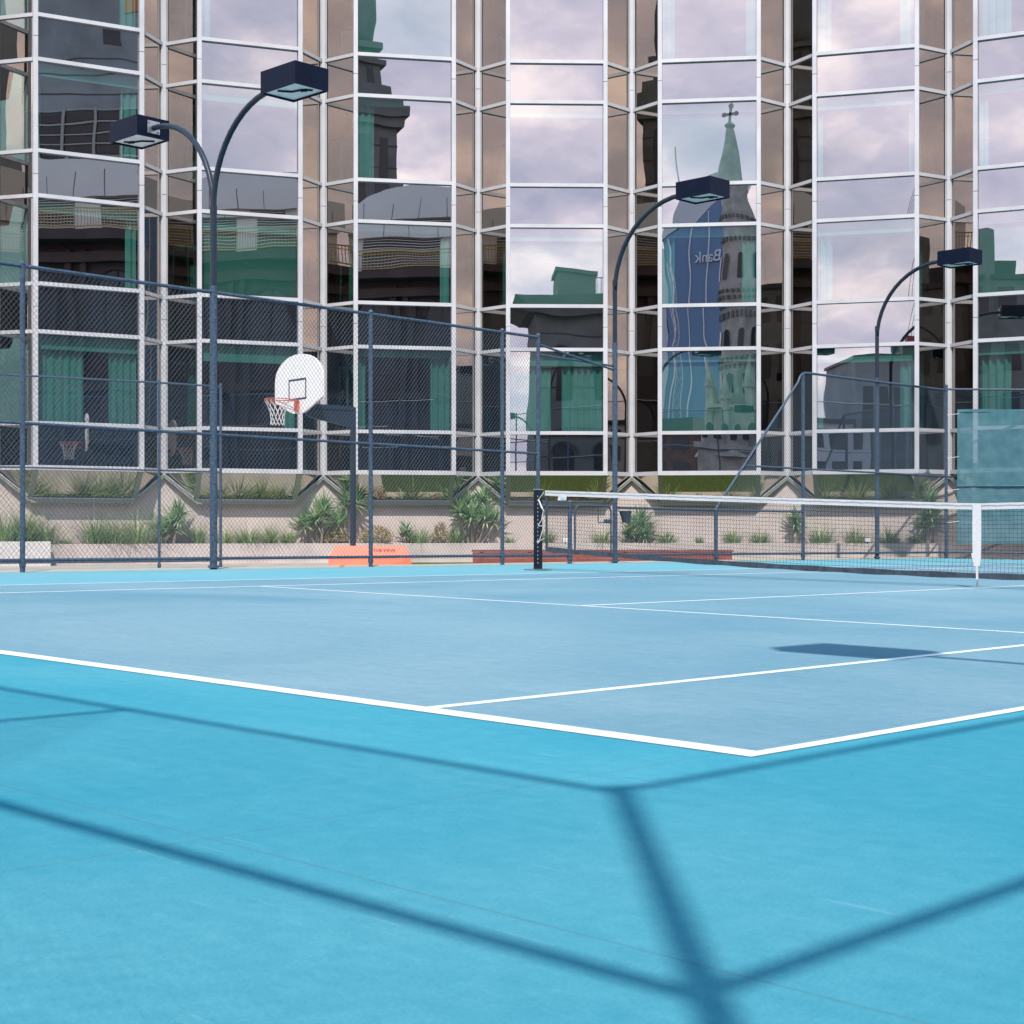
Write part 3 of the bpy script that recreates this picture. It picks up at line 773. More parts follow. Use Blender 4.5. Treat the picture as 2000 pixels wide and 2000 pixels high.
for z in (3.0, 2.1, 1.42, 0.75): m_.tube([c0 + Vector((-.22, -.03, z)), c0 + Vector((0.03, -.02, z + .03))], 0.006, 5)
for s0 in (2.0, 5.1, 8.0): m_.tube([cl(s0, zt_ - .02) + Vector((0, -.01, 0)), Vector((c0.x + s0, c0.y + .04 - .075 * s0, zt_ + .16))], 0.005, 5)
m_.build('tie', M['white'], cl_o)
m_ = MB(); m_.tube([cl(-.02, 1.61) + Vector((0, -.03, 0)), cl(LS, 1.61) + Vector((0, -.03, 0))], 0.017, 8)
m_.build('cross_bar', M['cloth'], cl_o)
# second fence, behind the left one
dS = 27.6
sA = P(-300, 24.9); s311 = P(311, dS); s431 = P(431, dS + .75)
def plain_fence(label, pts, hz0, hz, mid, gx=True, group='rear chain-link fence', post_r=0.025):
    t = thing('chain_link_fence', label, 'fence', (pts[0].x, pts[0].y, hz0), group)
    for k in range(len(pts) - 1):
        a = Z(pts[k], hz0); b = Z(pts[k + 1], hz0); L = (b - a).length
        for z, r_, nm in ((hz, .018, 'top_rail'), (mid, .016, 'mid_rail'), (.12, .016, 'bottom_rail')):
            rail(a + Vector((0, 0, z - hz0)), b + Vector((0, 0, z - hz0)), r_, t, nm)
        chain_link(a, b, [(0, .1), (L, .1), (L, hz - hz0), (0, hz - hz0)], 'mesh_panel', t, r=.0017)
    return t
t2 = plain_fence('thinner lower fence standing behind the tall left fence', [sA, s311, s431], PAVE_Z, 3.30, 1.74)
for p in (s311, s431, P(-20, 26.05)): fence_post(Z(p, PAVE_Z), 3.36, 0.026, t2)
# fences round the near corner (behind the camera, they shade the foreground)
K_ = 1 / math.tan(R(SUN_EL))
UR, VB = 3.693, -4.367
HN, HM = 6.08, 4.20
def near_fence(label, e0, e1, posts):
    a, b = CG(*e0), CG(*e1)
    t = thing('chain_link_fence', label, 'fence', a, 'navy chain-link court fences')
    L = (b - a).length
    for z, r_, nm in ((HN, .021, 'top_rail'), (HM, .023, 'mid_rail'), (2.1, .022, 'mid_rail'), (.12, .021, 'bottom_rail')): rail(a + Vector((0, 0, z)), b + Vector((0, 0, z)), r_, t, nm)
    chain_link(a, b, [(0, .1), (L, .1), (L, HN), (0, HN)], 'mesh_panel', t, r=.0013)
    for u, v, r_ in posts: fence_post(CG(u, v), HN + .04, r_, t)
    return t
near_fence('tall fence along the right side of the court beside the camera', (UR, VB), (UR, 27), [(UR, VB, .031)] + [(UR, VB + 3.05 * k, .034) for k in range(1, 10)])
near_fence('tall fence behind the near baseline beside the camera', (UF, VB - .02), (UR, VB - .02), [(UF + 3.2 * k, VB - .02, .034) for k in range(0, 4)])
near_fence('fence wing running away behind the near baseline', (1.57, VB - .04), (1.57, VB - 7), [(1.57, VB - 3, .034), (1.57, VB - 6, .034)])

# ================================================================== FLOODLIGHTS
def lamp(label, u, v, sides, group='court floodlights', r=0.043, reach=1.79, hz=5.82):
    base = CG(u, v); t = thing('court_floodlight', label, 'floodlight', base, group)
    hfence = 3.58
    m_ = MB(); split = 4.60
    m_.tube([base - Vector((0, 0, .05)), base + Vector((0, 0, hfence))], r, 18); m_.tube([base + Vector((0, 0, hfence)), base + Vector((0, 0, hfence + .03))], r * 1.05, 18)
    m_.tube([base + Vector((0, 0, .02)), base + Vector((0, 0, .05))], r * 1.5, 18)
    m_.tube([base + Vector((0, 0, .10)), base + Vector((0, 0, .16))], r * 1.2, 18)
    m_.build('lower_pole', M['fence'], t, smooth=False)
    m_ = MB(); m_.tube([base + Vector((0, 0, hfence)), base + Vector((0, 0, split))], r * .88, 18); m_.tube([base + Vector((0, 0, split - .06)), base + Vector((0, 0, split + .04))], r * .97, 18)
    m_.build('pole', M['lamppole'], t)
    zb = hz
    for sg, reach in zip(sides, reach if isinstance(reach, tuple) else (reach, reach)):
        x0, y0 = C(u, v); x1, y1 = C(u + sg, v); e = Vector((x1 - x0, y1 - y0, 0)); sd = Vector((-e.y, e.x, 0))
        Rr = min(1.38, reach - .4); ztop = zb + 0.02; pts = [base + Vector((0, 0, split - .05))]
        for k in range(13):
            an = math.pi / 2 * k / 12
            pts.append(base + e * (Rr * (1 - math.cos(an))) + Vector((0, 0, ztop - Rr + Rr * math.sin(an))))
        pts.append(base + e * (reach - .33) + Vector((0, 0, ztop + .004)))
        m_ = MB(); m_.tube(pts, 0.037, 14); m_.build('arm', M['lamppole'], t, smooth=True)
        hc = base + e * reach + Vector((0, 0, zb + 0.03))
        hd = MB(); lx, ly, lz = .335, .25, .135
        # open-bottomed housing
        def q(a, b2, c): return hc + e * a + sd * b2 + Vector((0, 0, c))
        hd.quad(q(-lx, -ly, lz), q(lx, -ly, lz), q(lx, ly, lz), q(-lx, ly, lz))
        for (a, b2), (c2, d2) in (((-lx, -ly), (lx, -ly)), ((lx, -ly), (lx, ly)), ((lx, ly), (-lx, ly)), ((-lx, ly), (-lx, -ly))):
            hd.quad(q(a, b2, -lz), q(c2, d2, -lz), q(c2, d2, lz), q(a, b2, lz))
            k2 = .955
            hd.quad(q(a, b2, -lz), q(c2, d2, -lz), q(c2 * k2, d2 * k2, -lz), q(a * k2, b2 * k2, -lz))
            hd.quad(q(a * k2, b2 * k2, -lz), q(c2 * k2, d2 * k2, -lz), q(c2 * k2, d2 * k2, -lz + .03), q(a * k2, b2 * k2, -lz + .03))
        ho = hd.build('lamp_head', M['lamp'], t)
        m_ = MB(); m_.quad(q(-lx * .955, -ly * .955, -lz + .025), q(lx * .955, -ly * .955, -lz + .025), q(lx * .955, ly * .955, -lz + .025), q(-lx * .955, ly * .955, -lz + .025))
        dd = m_.build('diffuser', M['diffuser'], t)
        m_ = MB(); m_.tube([q(-.12, -.16, -lz + .015), q(-.02, -.02, -lz + .012), q(.14, .02, -lz + .014), q(.2, .12, -lz + .015)], .012, 6)
        m_.tube([q(.10, .02, -lz + .014), q(.17, .06, -lz + .014)], .022, 8)
        m_.build('bulb_bracket', M['black'], t)
        m_ = MB(); m_.box(q(-lx - .006, 0, 0), (.012, .19, .17), e, sd)
        for a in (-.07, .07):
            for b2 in (-.06, .06): m_.box(q(-lx - .018, a, b2), (.02, .022, .022), e, sd)
        m_.build('mounting_plate', M['steel'], t, bevel=.003)
    return t
lamp('double floodlight post with two box heads rising from the tall left fence', UF, v2, (1, -1), r=.048, reach=(1.66, 1.71), hz=5.85)
lamp('single-arm floodlight post beside the gate in the middle', UF, v6, (1,), hz=5.81)
lamp('single-arm floodlight post in the sloping fence at the right', UF + .22, v_at(UF + .22, 1713), (1,), hz=5.75)
dv_ = (v9 - v2) / 2
for k in range(3):
    lamp('floodlight post on the near side fence, %s from the camera' % ('first', 'second', 'third')[k], UR, -0.12 + dv_ * k, (-1,), reach=2.02 , group='near side floodlights')

# ================================================================== TENNIS NET
NV = 11.885
def net_u(px):        # u on the net line seen at px
    k = (px - 1000) / F_; a = -s_ * (NV - CY); b = c_ * (NV - CY)
    # x = c_*(w)+a ; y = s_*w + b ; x = k y
    w = (k * b - a) / (c_ - k * s_); return w + CX
uP = net_u(1050.8); uN0 = net_u(1067.5); uS = net_u(1909.5); uE = uS + (uS - uP)
net = thing('tennis_net', 'tennis net with white top band, centre strap and black end post', 'tennis net', CG(uP, NV))
NE = (Vector(C(uP + 1, NV)) - Vector(C(uP, NV))).normalized(); NEv = Vector((NE.x, NE.y, 0)); NN = Vector((NE.y, -NE.x, 0))
def ntop(u):
    t = min(1, abs(u - uS) / abs(uS - uP)); return 0.905 + (1.085 - 0.905) * t ** 1.05
def nbot(u):
    t = min(1, abs(u - uS) / abs(uS - uP)); return 0.13 + 0.165 * t ** 1.9
def npt(u, f, dn=0.0):
    z = nbot(u) + (ntop(u) - nbot(u)) * f
    bulge = 0.03 * math.sin(math.pi * f) * math.sin(u * 1.3)
    return CG(u, NV) + Vector((0, 0, z)) + NN * (dn + bulge)
uN1 = uE - abs(uN0 - uP)
nr = random.Random(5)
m_ = MB(); NR = 17; NCOL = int((uN1 - uN0) / 0.047)
grid = []
for j in range(NCOL + 1):
    u = uN0 + (uN1 - uN0) * j / NCOL
    grid.append([npt(u + nr.uniform(-.004, .004), k / NR + nr.uniform(-.004, .004)) for k in range(NR + 1)])
def cord(mb, A, B, r):
    d = (B - A); d.normalize(); s1 = d.cross(NN).normalized(); i = len(mb.v)
    for Pt in (A, B):
        mb.v.append(tuple(Pt + NN * r)); mb.v.append(tuple(Pt - NN * r * .5 + s1 * r * .87)); mb.v.append(tuple(Pt - NN * r * .5 - s1 * r * .87))
    for j in range(3): mb.f.append((i + j, i + (j + 1) % 3, i + 3 + (j + 1) % 3, i + 3 + j)); mb.tone.append(None)
for j in range(NCOL + 1):
    for k in range(NR): cord(m_, grid[j][k], grid[j][k + 1], .0018)
for j in range(NCOL):
    for k in range(NR + 1):
        cord(m_, grid[j][k], grid[j + 1][k], .0023 if k > NR - 7 else .0018)
m_.build('net_mesh', M['netcord'], net)
m_ = MB(); nb = 90
for j in range(nb):
    u0 = uN0 - .02 + (uN1 - uN0 + .04) * j / nb; u1 = uN0 - .02 + (uN1 - uN0 + .04) * (j + 1) / nb
    for u_, nxt in ((u0, u1),):
        A = CG(u0, NV) + Vector((0, 0, ntop(u0))); B = CG(u1, NV) + Vector((0, 0, ntop(u1)))
        wv0 = .014 + .002 * math.sin(j * 1.7); 
        hb = .068
        m_.hexa([A - NN * .006 - Vector((0, 0, hb)), B - NN * .006 - Vector((0, 0, hb)), B + NN * .006 - Vector((0, 0, hb)), A + NN * .006 - Vector((0, 0, hb)),
                 A - NN * wv0 * .7, B - NN * wv0 * .7, B + NN * wv0 * .7, A + NN * wv0 * .7])
m_.build('top_band', M['white'], net)
m_ = MB(); pts = [CG(uN0 + (uN1 - uN0) * j / 160, NV) + Vector((0, 0, ntop(uN0 + (uN1 - uN0) * j / 160) - .026 + .0035 * math.sin(j * 2.1))) + NN * .0125 for j in range(161)]
m_.tube(pts, .002, 4); m_.build('stitching', M['steel'], net)
m_ = MB()
for j in range(nb):
    u0 = uN0 - .02 + (uN1 - uN0 + .04) * j / nb; u1 = uN0 - .02 + (uN1 - uN0 + .04) * (j + 1) / nb
    A = npt(u0, 0); B = npt(u1, 0)
    w0 = Vector((0, 0, .031 + .004 * math.sin(j * 1.1))); w1 = Vector((0, 0, .031 + .004 * math.sin((j + 1) * 1.1)))
    m_.hexa([A - NN * .005 - w0, B - NN * .005 - w1, B + NN * .005 - w1, A + NN * .005 - w0, A - NN * .005 + w0, B - NN * .005 + w1, B + NN * .005 + w1, A + NN * .005 + w0])
m_.build('bottom_band', M['netband'], net)
for u in (uN0, uN1):
    m_ = MB(); m_.beam(CG(u, NV) + Vector((0, 0, nbot(u))), CG(u, NV) + Vector((0, 0, ntop(u) - .05)), .035, .008, up=NN); m_.build('side_band', M['netband'], net)
# centre strap
m_ = MB(); sb = CG(uS, NV); st = [(0.905, .048), (.75, .05), (.5, .05), (.32, .047), (.235, .036)]
for k in range(len(st) - 1):
    (z0, w0), (z1, w1) = st[k], st[k + 1]
    a = sb + NN * .016
    m_.hexa([a - NEv * w1 + Vector((0, 0, z1)), a + NEv * w1 + Vector((0, 0, z1)), a + NEv * w1 + NN * .006 + Vector((0, 0, z1)), a - NEv * w1 + NN * .006 + Vector((0, 0, z1)),
             a - NEv * w0 + Vector((0, 0, z0)), a + NEv * w0 + Vector((0, 0, z0)), a + NEv * w0 + NN * .006 + Vector((0, 0, z0)), a - NEv * w0 + NN * .006 + Vector((0, 0, z0))])
m_.beam(sb + NN * .02 + Vector((0, 0, .24)), sb + NN * .01 + Vector((0, 0, .09)), .004, .026, up=NEv)
m_.beam(sb + NN * .03 - NEv * .03 + Vector((0, 0, .27)), sb + NN * .03 - NEv * .052 + Vector((0, 0, .37)), .004, .014, up=NEv)
m_.build('centre_strap', M['white'], net)
m_ = MB()
for k, (zc, fl) in enumerate(((.075, 0), (.052, 1), (.03, 0), (.014, 1))):
    ax = NEv if fl == 0 else NN; pts = []
    for q2 in range(11):
        an = 2 * math.pi * q2 / 10; pts.append(sb + NN * .01 + ax * (.011 * math.cos(an)) + Vector((0, 0, zc + .016 * math.sin(an))))
    m_.tube(pts, .003, 5, cap=False)
m_.build('chain_hook', M['steel'], net)
# posts
for u, nm in ((uP, 'net_post'), (uE, 'net_post')):
    m_ = MB(); p = CG(u, NV); m_.box(p + Vector((0, 0, .545)), (.088, .088, 1.09), NEv, NN); m_.build(nm, M['black'], net, bevel=.006)
    m_ = MB(); m_.box(p + Vector((0, 0, 1.095)), (.094, .094, .012), NEv, NN); m_.build('post_cap', M['steel'], net)
    m_ = MB(); m_.tube([p + Vector((0, 0, .006)), p + Vector((0, 0, .016))], .19, 20); m_.build('ground_plate', M['steel'], net)
    sg = 1 if u == uP else -1
    m_ = MB()
    for k in range(18): 
        z = .1 + k * .053; m_.box(p + NEv * sg * .045 + NN * .052 + Vector((0, 0, z)), (.012, .006, .022), NEv, NN)
    m_.build('lacing_hooks', M['steel'], net)
m_ = MB(); p = CG(uP, NV); q0 = CG(uN0, NV)
def lp(f, z): return p + NEv * (.05 + f * ((q0 - p).length - .05)) + NN * .05 + Vector((0, 0, z))
m_.tube([lp(.95, 1.05), lp(.05, .955), lp(.5, .85), lp(1.0, .80), lp(.75, .76), lp(.6, .68), lp(.05, .615), lp(0, .60), lp(.95, .60), lp(.7, .53), lp(.3, .42), lp(.0, .385), lp(1.0, .43)], .006, 6)
m_.tube([lp(-.1, .38), lp(.1, .39)], .016, 6)
m_.tube([lp(.05, .955), lp(.75, .83)], .010, 6)
m_.build('lacing_rope', M['white'], net)
m_ = MB(); a = CG(net_u(1099), NV) + Vector((0, 0, ntop(net_u(1099)) - .068 - .028)) + NN * .01
m_.hexa([a + NEv * x_ + NN * y_ + Vector((0, 0, z_)) for z_, xs in ((-.028, (-.083, .07)), (.026, (-.065, .082))) for x_, y_ in ((xs[0], 0), (xs[1], 0), (xs[1], .003), (xs[0], .003))])
m_.build('maker_tag', M['white'], net)
m_ = MB(); m_.box(a + NN * .0045 + NEv * .012, (.085, .002, .03), NEv, NN); m_.build('tag_print', simple('pale_blue_print', (.35, .65, .72), .6), net)

# ================================================================== BASKETBALL HOOP
hd_ = 26.6
nrm = Vector((-0.777, -0.629, 0)); wv = Vector((0.629, -0.777, 0))
bc = P(584, hd_)                     # board centre in plan
zB0 = 0.635 + (1040 - 808) / F_ * hd_; BHt = 1.02
hoop = thing('basketball_hoop', 'basketball hoop with white fan backboard on a navy pole beyond the left fence', 'basketball hoop', (bc.x, bc.y, PAVE_Z))
out = []
hw = 0.775
def ol(t0, t1, n, fx, fy): return [(fx(t0 + (t1 - t0) * k / n), fy(t0 + (t1 - t0) * k / n)) for k in range(n + 1)]
prof = [(-hw, .24), (-.30, .05), (-.18, .01), (0, 0), (.18, .01), (.30, .05), (hw, .24), (hw, .56)]
for k in range(1, 16):
    an = math.pi * k / 16; prof.append((hw * math.cos(an) * (1.0), .56 + (BHt - .56) * math.sin(an) ** .9))
prof.append((-hw, .56))
def bp_(x_, z_, n_=0.0): return bc + wv * x_ + nrm * n_ + Vector((0, 0, zB0 + z_))
m_ = MB(); fr = [bp_(x_, z_, .02) for x_, z_ in prof]; bk = [bp_(x_, z_, -.02) for x_, z_ in prof]
m_.poly(fr); m_.poly(bk[::-1])
for k in range(len(prof)): k2 = (k + 1) % len(prof); m_.quad(fr[k], fr[k2], bk[k2], bk[k])
board = m_.build('backboard', M['board'], hoop)
m_ = MB()
sx0, sx1, sz0, sz1, tt_ = -.31, .27, .235, .60, .034
for (x0, x1, z0, z1) in ((sx0, sx1, sz1 - tt_, sz1), (sx0, sx1, sz0, sz0 + tt_), (sx0, sx0 + tt_, sz0 + tt_, sz1 - tt_), (sx1 - tt_, sx1, sz0 + tt_, sz1 - tt_)):
    m_.quad(bp_(x0, z0, .0225), bp_(x1, z0, .0225), bp_(x1, z1, .0225), bp_(x0, z1, .0225))
m_.build('target_square', M['mark'], hoop)
rc = bc + nrm * .42 - wv * .0 + Vector((0, 0, zB0 + .225)); rr0 = .225
m_ = MB()
m_.tube([rc + (nrm * math.cos(2 * math.pi * k / 28) + wv * math.sin(2 * math.pi * k / 28)) * rr0 for k in range(29)], .0075, 8, cap=False)
m_.tube([rc + (nrm * math.cos(2 * math.pi * k / 28) + wv * math.sin(2 * math.pi * k / 28)) * rr0 * .98 - Vector((0, 0, .035)) for k in range(29)], .0045, 6, cap=False)
m_.box(bp_(0, .13, .045), (.10, .045, .18), wv, nrm)
for sg in (-1, 1):
    m_.tube([bp_(sg * .05, .06, .06), rc + wv * sg * .16 + nrm * .12 - Vector((0, 0, .03))], .006, 6); m_.tube([bp_(sg * .06, .22, .05), rc + wv * sg * .12 - nrm * .19], .010, 6)
m_.build('rim', M['orange'], hoop)
m_ = MB(); NSt = 12; rings = [(0, .222), (-.10, .17), (-.19, .135), (-.28, .118), (-.37, .115), (-.42, .122)]
pt = lambda lev, k: rc + (nrm * math.cos(2 * math.pi * k / NSt) + wv * math.sin(2 * math.pi * k / NSt)) * rings[lev][1] + Vector((0, 0, rings[lev][0] - .02))
for lev in range(5):
    for k in range(NSt):
        o_ = 0.5 if lev % 2 else 0
        for dk in (-.5, .5): m_.tube([pt(lev, k + o_), pt(lev + 1, k + o_ + dk)], .0045, 4, cap=False)
m_.build('hoop_net', M['white'], hoop)
pb = bc - nrm * 1.10
m_ = MB(); zarm = 0.635 + (1040 - 797) / F_ * 27.2
m_.tube([Z(pb, PAVE_Z), Z(pb, zarm + .02)], .052, 16); m_.build('pole', M['lamppole'], hoop)
m_ = MB(); m_.beam(Z(pb + nrm * .0, zarm), Z(bc - nrm * .03, zarm), .085, .075)
ab = [Z(pb, zarm - .04), Z(bc - nrm * .06, zarm - .04), Z(bc - nrm * .06, zarm - .10), Z(bc - nrm * .22, zarm - .20), Z(pb, zarm - .34)]
sd = wv * .028
f1 = [p + sd for p in ab]; f2 = [p - sd for p in ab]; m_.poly(f1); m_.poly(f2[::-1])
for k in range(5): m_.quad(f1[k], f1[(k + 1) % 5], f2[(k + 1) % 5], f2[k])
m_.build('arm', M['lamppole'], hoop)
# weighted base pad
pd = 26.4; zt = .635 - 26.5 / F_ * pd; zk = .635 - 50 / F_ * pd
def pp(px, dd, z): q_ = P(px, dd); return Vector((q_.x, dd, z))
m_ = MB()
tl, tm, trr = pp(653, pd + .12, zt), pp(712, pd - .02, zt), pp(791, pd + .22, zt)
bl_, bm_, br_ = pp(641, pd - .10, zk), pp(704, pd - .28, zk), pp(803, pd - .02, zk)
gl, gm, gr_ = pp(641, pd - .10, PAVE_Z), pp(704, pd - .30, PAVE_Z), pp(805, pd, PAVE_Z)
btl, btr = pp(653, pd + .75, zt), pp(791, pd + .85, zt); bbl, bbr = pp(641, pd + .95, PAVE_Z), pp(805, pd + 1.05, PAVE_Z)
for q_ in ((bl_, bm_, tm, tl), (bm_, br_, trr, tm), (gl, gm, bm_, bl_), (gm, gr_, br_, bm_), (gl, bl_, tl, btl), (gl, btl, bbl, gl), (br_, gr_, bbr, btr), (br_, btr, trr, trr), (btl, btr, bbr, bbl)):
    if q_[2] == q_[3]: m_.tri(q_[0], q_[1], q_[2])
    elif q_[0] == q_[3]: m_.tri(q_[0], q_[1], q_[2])
    else: m_.quad(*q_)
m_.poly([tl, tm, trr, btr, btl])
pad = m_.build('base_pad', M['pad'], hoop)
exx = (br_ - bm_).normalized(); ezz = (trr - br_); ezz = (ezz - exx * ezz.dot(exx)).normalized(); nn_ = exx.cross(ezz)
if nn_.y > 0: nn_ = -nn_
tc_ = (bm_ + br_ + tm + trr) / 4 + nn_ * .006 + Vector((-.02, 0, .03))
text_mesh('pad_lettering', 'THE KING', 0.085, M['ink'], tc_, exx, ezz, hoop, depth=.001)

# ================================================================== BENCH, BUCKET, small things
m0 = thing('timber_bench', 'long low red-brown timber bench in front of the planter behind the net post', 'bench', (2, 32, 0))
q0 = P(922, 32.6); q1 = P(1429, 32.6); zt = .635 - 34 / F_ * 32.6
m_ = MB(); m_.beam(Z(q0, zt - .02), Z(q1, zt - .02), .5, .045); m_.build('seat', M['redwood'], m0)
m_ = MB()
for k in range(2): m_.beam(Z(q0 + Vector((.02, -.22, 0)), zt - .11 - k * .125), Z(q1 + Vector((-.02, -.22, 0)), zt - .105 - k * .124), .03, .121)
m_.build('front_board', M['redwood'], m0)
for k in range(6):
    p = q0 + (q1 - q0) * ((k + .2) / 5.4); m_ = MB(); m_.box((p.x, p.y, (zt - .05) / 2 - .02), (.08, .36, zt + .0)); m_.build('leg', M['redwood'], m0)
lp6 = CG(UF, v6)
m_ = MB(); cx_ = P(1221.5, lp6.y + .05); zt = .635 + (1040 - 998.5) / F_ * lp6.y; zb = .635 + (1040 - 1021) / F_ * lp6.y
n_ = 18
for k in range(n_):
    a0, a1 = 2 * math.pi * k / n_, 2 * math.pi * (k + 1) / n_
    T0 = Vector((cx_.x + .10 * math.cos(a0), cx_.y + .10 * math.sin(a0), zt)); T1 = Vector((cx_.x + .10 * math.cos(a1), cx_.y + .10 * math.sin(a1), zt))
    B0 = Vector((cx_.x + .015 + .065 * math.cos(a0), cx_.y + .065 * math.sin(a0), zb)); B1 = Vector((cx_.x + .015 + .065 * math.cos(a1), cx_.y + .065 * math.sin(a1), zb))
    m_.quad(B0, B1, T1, T0); m_.tri(B1, B0, (cx_.x + .015, cx_.y, zb))
m_.tube([(cx_.x + .103 * math.cos(2 * math.pi * k / 18), cx_.y + .103 * math.sin(2 * math.pi * k / 18), zt) for k in range(19)], .006, 5, cap=False)
bk_ = thing('bucket', 'small dark tapered bucket hung on the middle lamp post', 'bucket', (cx_.x, cx_.y, zb))
m_.build('bucket_body', M['bucket'], bk_)
m_ = MB(); m_.tube([(cx_.x - .10, cx_.y, zt), (lp6.x + .05, lp6.y, zt + .03)], .005, 5); m_.build('hanger', M['steel'], bk_)
for px, dd, lab in ((1694, 33.3, 'small white spotlight on the planter edge near the right lamp post'), (1104, 33.5, 'small pale garden spotlight on the planter edge beside the gate post')):
    p = P(px, dd); t = thing('garden_spotlight', lab, 'spotlight', (p.x, p.y, ZP))
    m_ = MB(); m_.box((p.x, p.y, ZP + .075), (.11, .07, .08), (1, 0.2, 0), (-.2, 1, 0), (0, .2, 1)); m_.build('spotlight_head', M['white'], t, bevel=.006)
    m_ = MB(); m_.tube([(p.x, p.y, ZP), (p.x, p.y, ZP + .05)], .012, 6); m_.build('stake', M['black'], t)

# ================================================================== PLANTS
def blade(mb, base, dirh, lean, length, width, droop, tone, seg=4, fold=0.0):
    up = Vector((0, 0, 1)); side = Vector((-dirh.y, dirh.x, 0)); pts = []; p = Vector(base); ang = lean
    for k in range(seg + 1):
        f = k / seg; w = width * (1 - f ** 1.6) * (0.55 + 0.9 * min(1, f * 3) * .5); pts.append((Vector(p), max(w, .0008), ang))
        d = dirh * math.sin(ang) + up * math.cos(ang); p = p + d * (length / seg); ang += droop / seg
    for k in range(seg):
        (a, wa, _), (b, wb, _) = pts[k], pts[k + 1]
        if fold:
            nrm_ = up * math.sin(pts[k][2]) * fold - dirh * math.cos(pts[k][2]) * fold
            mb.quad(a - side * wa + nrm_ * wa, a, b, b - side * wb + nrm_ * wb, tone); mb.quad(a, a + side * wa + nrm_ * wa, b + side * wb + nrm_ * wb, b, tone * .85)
        else:
            mb.quad(a - side * wa, a + side * wa, b + side * wb, b - side * wb, tone)
def tuft(pos, h, n, label, rnd, mat='grass', spread=1.25, width=.0062, group='ornamental grass tufts in the planter', name='grass_tuft', cat='grass'):
    m_ = MB(); h *= rnd.uniform(.85, 1.2); wide = rnd.uniform(.7, 1.5); spread *= rnd.uniform(.8, 1.25); dry = rnd.uniform(.8, 2.2); lx_, ly_ = rnd.uniform(-.1, .1), rnd.uniform(-.1, .1)
    for k in range(int(n * .06)):      # dry flower stalks
        an = rnd.random() * 6.283; d = Vector((math.cos(an), math.sin(an), 0)); blade(m_, pos, d, rnd.uniform(.05, .5), h * rnd.uniform(1.1, 1.45), .003, rnd.uniform(.1, .5), .97, seg=4)
    for k in range(n):
        an = rnd.random() * 6.283; d = Vector((math.cos(an) * wide + lx_, math.sin(an) + ly_, 0)).normalized(); b0 = Vector(pos) + d * rnd.random() * (.05 + h * .25) * wide
        ln = h * rnd.uniform(.55, 1.15); blade(m_, b0, d, rnd.uniform(.03, spread * .6), ln, width * rnd.uniform(.8, 1.5), rnd.uniform(.2, 1.3) * spread, rnd.random() ** dry, seg=4)
    return tag(m_.build(name, M[mat]), label, cat, group)
def rosette(mb, c, n, ln, w, rnd, up=0.0):
    for k in range(n):
        an = rnd.random() * 6.283; d = Vector((math.cos(an), math.sin(an), 0)); el = rnd.random() ** .8
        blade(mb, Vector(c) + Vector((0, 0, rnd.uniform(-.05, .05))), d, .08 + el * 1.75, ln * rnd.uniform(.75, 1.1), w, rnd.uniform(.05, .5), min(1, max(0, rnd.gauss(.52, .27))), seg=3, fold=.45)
def yucca(pos, heads, label, rnd, group='spiky yuccas in the planter', name='yucca'):
    t = thing(name, label, 'yucca', pos, group); stem = MB(); lf = MB(); pos = Vector(pos)
    for dx, dy, hz, ln, n in heads:
        c = pos + Vector((dx, dy, hz)); stem.tube([pos + Vector((dx * .3, dy * .3, -.02)), pos + Vector((dx * .7, dy * .7, hz * .5)), c], [.035, .028, .026], 7)
        rosette(lf, c, int(n * 1.25), ln, .027, rnd)
        for k in range(10):   # dry skirt
            an = rnd.random() * 6.283; d = Vector((math.cos(an), math.sin(an), 0)); blade(lf, c - Vector((0, 0, .08)), d, 2.0, ln * .6, .012, .7, .97, seg=3)
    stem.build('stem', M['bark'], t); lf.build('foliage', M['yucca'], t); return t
def shrub(pos, rx, rz, n, label, rnd):
    t = thing('shrub', label, 'shrub', pos, 'low leafy shrubs in the planter'); m_ = MB(); pos = Vector(pos)
    st = MB()
    for k in range(9):
        an = rnd.random() * 6.283; st.tube([pos, pos + Vector((math.cos(an) * rx * .4, math.sin(an) * rx * .3, rz * .7)), pos + Vector((math.cos(an) * rx * .8, math.sin(an) * rx * .6, rz * rnd.uniform(1, 1.6)))], [.012, .008, .004], 5)
    st.build('stem', M['bark'], t)
    for k in range(n):
        an = rnd.random() * 6.283; cz = rnd.uniform(-.1, 1); rr = math.sqrt(max(0, 1 - cz * cz * .9)) * rnd.uniform(.55, 1.05) * (1 + .15 * math.sin(an * 5) + .1 * math.sin(an * 9 + cz * 6))
        c = pos + Vector((math.cos(an) * rx * rr, math.sin(an) * rx * .8 * rr, rz * (.25 + cz * rnd.uniform(.8, 1.15)) + .03))
        a = Vector((rnd.gauss(0, 1), rnd.gauss(0, 1), rnd.gauss(0, 1))).normalized(); b = a.cross(Vector((rnd.gauss(0, 1), rnd.gauss(0, 1), rnd.gauss(0, 1)))).normalized(); s0 = rnd.uniform(.016, .030)
        m_.quad(c - a * s0, c - b * s0 * .5, c + a * s0, c + b * s0 * .5, rnd.random())
    m_.build('foliage', M['shrub'], t); return t
rp_ = random.Random(21)
lineP = offset_line(0.22); lineN = offset_line(0.29); lineF = offset_line(0.2)
def soilp(px, ln=None): q_ = ray_line(px, ln or lineP); return Vector((q_.x, q_.y, ZP - .04))
